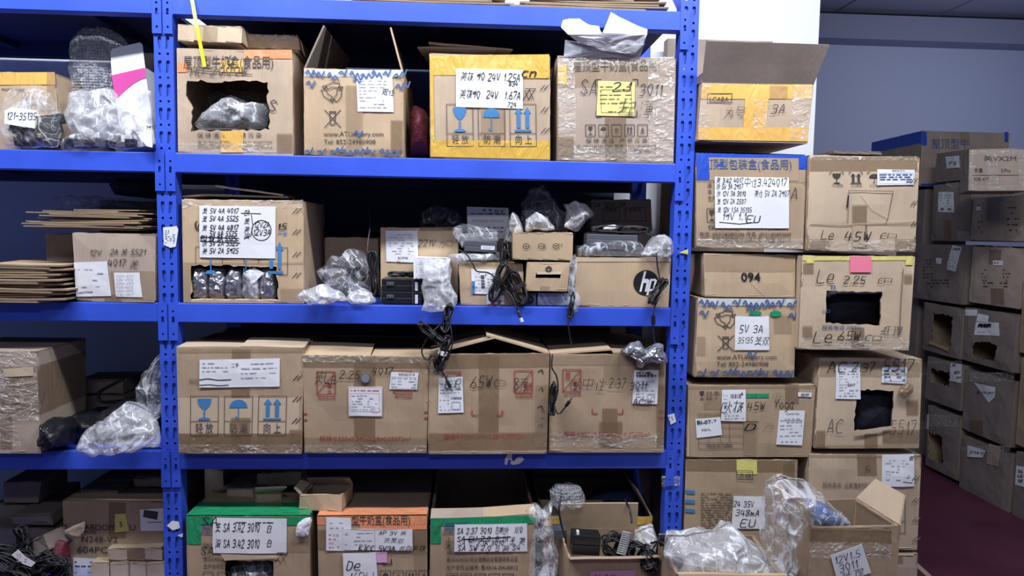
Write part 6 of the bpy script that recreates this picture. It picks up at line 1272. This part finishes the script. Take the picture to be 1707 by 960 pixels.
c = far('far carton with a drooping torn white label and grey card, on the floor', 1600, 1686, 740, 850); l = c.label([(1650, 738), (1670, 744), (1668, 778), (1646, 772)], 'kraft_grey'); l = c.label([(1616, 740), (1646, 750), (1640, 762), (1614, 760)], lift=.006, lab='torn drooping label'); l.hand(1620, 754, 4, '21 41A 07', w=22, pen=.25, ang=8); c.tape(1603, 715, 1623, 736, 'tape_lemon', n=.004) if False else None; c.tape(1602, 742, 1686, 752, 'wrap'); c.done()
c = far('dim carton at the right picture edge above the labelled one', 1697, 1760, 602, 755, m='kraft_brown'); c.done()
c = far('far carton at the right picture edge with a white label of short lines', 1690, 1760, 764, 900, m='kraft_dull'); l = c.label([(1696, 776), (1712, 778), (1712, 812), (1694, 808)]); l.hand(1698, 788, 5, '16', w=8, pen=.2); l.hand(1698, 796, 5, '48', w=8, pen=.2); l.hand(1698, 804, 5, '18', w=8, pen=.2); c.done()
c = far('brownish carton at the right picture edge beside the papered one', 1702, 1770, 470, 596, m='kraft_brown'); c.done()
c = Carton('grey box bound with shiny clear tape on top of the far stacks', 1615, 1712, 250, 1.30, .30, yb=320, m='kraft_grey', puff=.006, warp=.006, rot=-28); p = c.pr; p.text(1640, 268, 8, '美VX2M', 'print', w=54); p.text(1624, 287, 6, '数量', w=14); p.text(1668, 287, 6, '5/Pcs', w=16); p.line([(1620, 292), (1700, 292)], .8); p.text(1622, 301, 5, '规格 ATT', w=26)
c.tape(1615, 250, 1626, 320, 'wrap'); c.tape(1645, 250, 1663, 320, 'wrap'); c.tape(1615, 250, 1712, 258, 'wrap'); c.tape(1615, 309, 1712, 320, 'wrap'); c.tape(1697, 250, 1712, 320, 'wrap'); c.done()
c = Carton('large background box with blue taped corners and blue printed characters', 1536, 1680, 219, 2.45, .6, yb=312, m='kraft_grey', rot=0); p = c.pr; p.text(1553, 246, 13, '屋顶型牛', 'print_navy', w=62)
c.tape(1522, 219, 1537, 244, 'tape_blue', quad=[(1536, 219), (1546, 219), (1546, 242), (1536, 242)]); c.tape(1674, 219, 1680, 236, 'tape_blue'); c.tape(1600, 219, 1616, 240, 'tape_pale'); S = c.side('l'); S2 = S
c.band(.78, 1.0, 'tape_blue', True, u0=0, u1=.02); c.tape(1536, 306, 1600, 312, 'tape_blue'); c.done()
c = Carton('plain grey carton under the large blue-cornered background box', 1528, 1600, 315, 2.45, .5, z=0, m='kraft_dull'); c.done()
b = Carton('dark plain carton left of the blue-cornered box on the far floor', 1440, 1524, 330, 3.1, .5, z=0, m='kraft_dull'); b.done()
b = Carton('flat dark carton lying behind the topmost outer column carton', 1390, 1470, 252, .42, .2, yb=258, m='kraft_dull', name='small_carton', puff=.001, warp=.001); b.done()
b = Carton('plain carton behind the outer column carrying the flat dark one', 1380, 1480, 259.5, .42, .25, z=0, m='kraft_dull'); b.done()

mb = MB(); a = CO+ray(1521, 936)*(-CO.z/ray(1521, 936).z); b_ = CO+ray(1560, 972)*(-CO.z/ray(1560, 972).z); dv = (b_-a).normalized(); sv = Vector((-dv.y, dv.x, 0))*.012; L_ = (b_-a).length
mb.add([Vector((0, 0, .001))+sv, Vector((0, 0, .001))-sv, dv*L_-sv+Vector((0, 0, .001)), dv*L_+sv+Vector((0, 0, .001)), Vector((0, 0, .004))+sv, Vector((0, 0, .004))-sv, dv*L_-sv+Vector((0, 0, .004)), dv*L_+sv+Vector((0, 0, .004))], [(0, 1, 2, 3), (7, 6, 5, 4), (0, 4, 5, 1), (1, 5, 6, 2), (2, 6, 7, 3), (3, 7, 4, 0)], 'kraft_pale')
o = mb.build('cardboard_strip'); o.location = (a.x, a.y, 0); tag(o, 'pale strip lying on the maroon floor beside the bottom outer carton', 'strip')
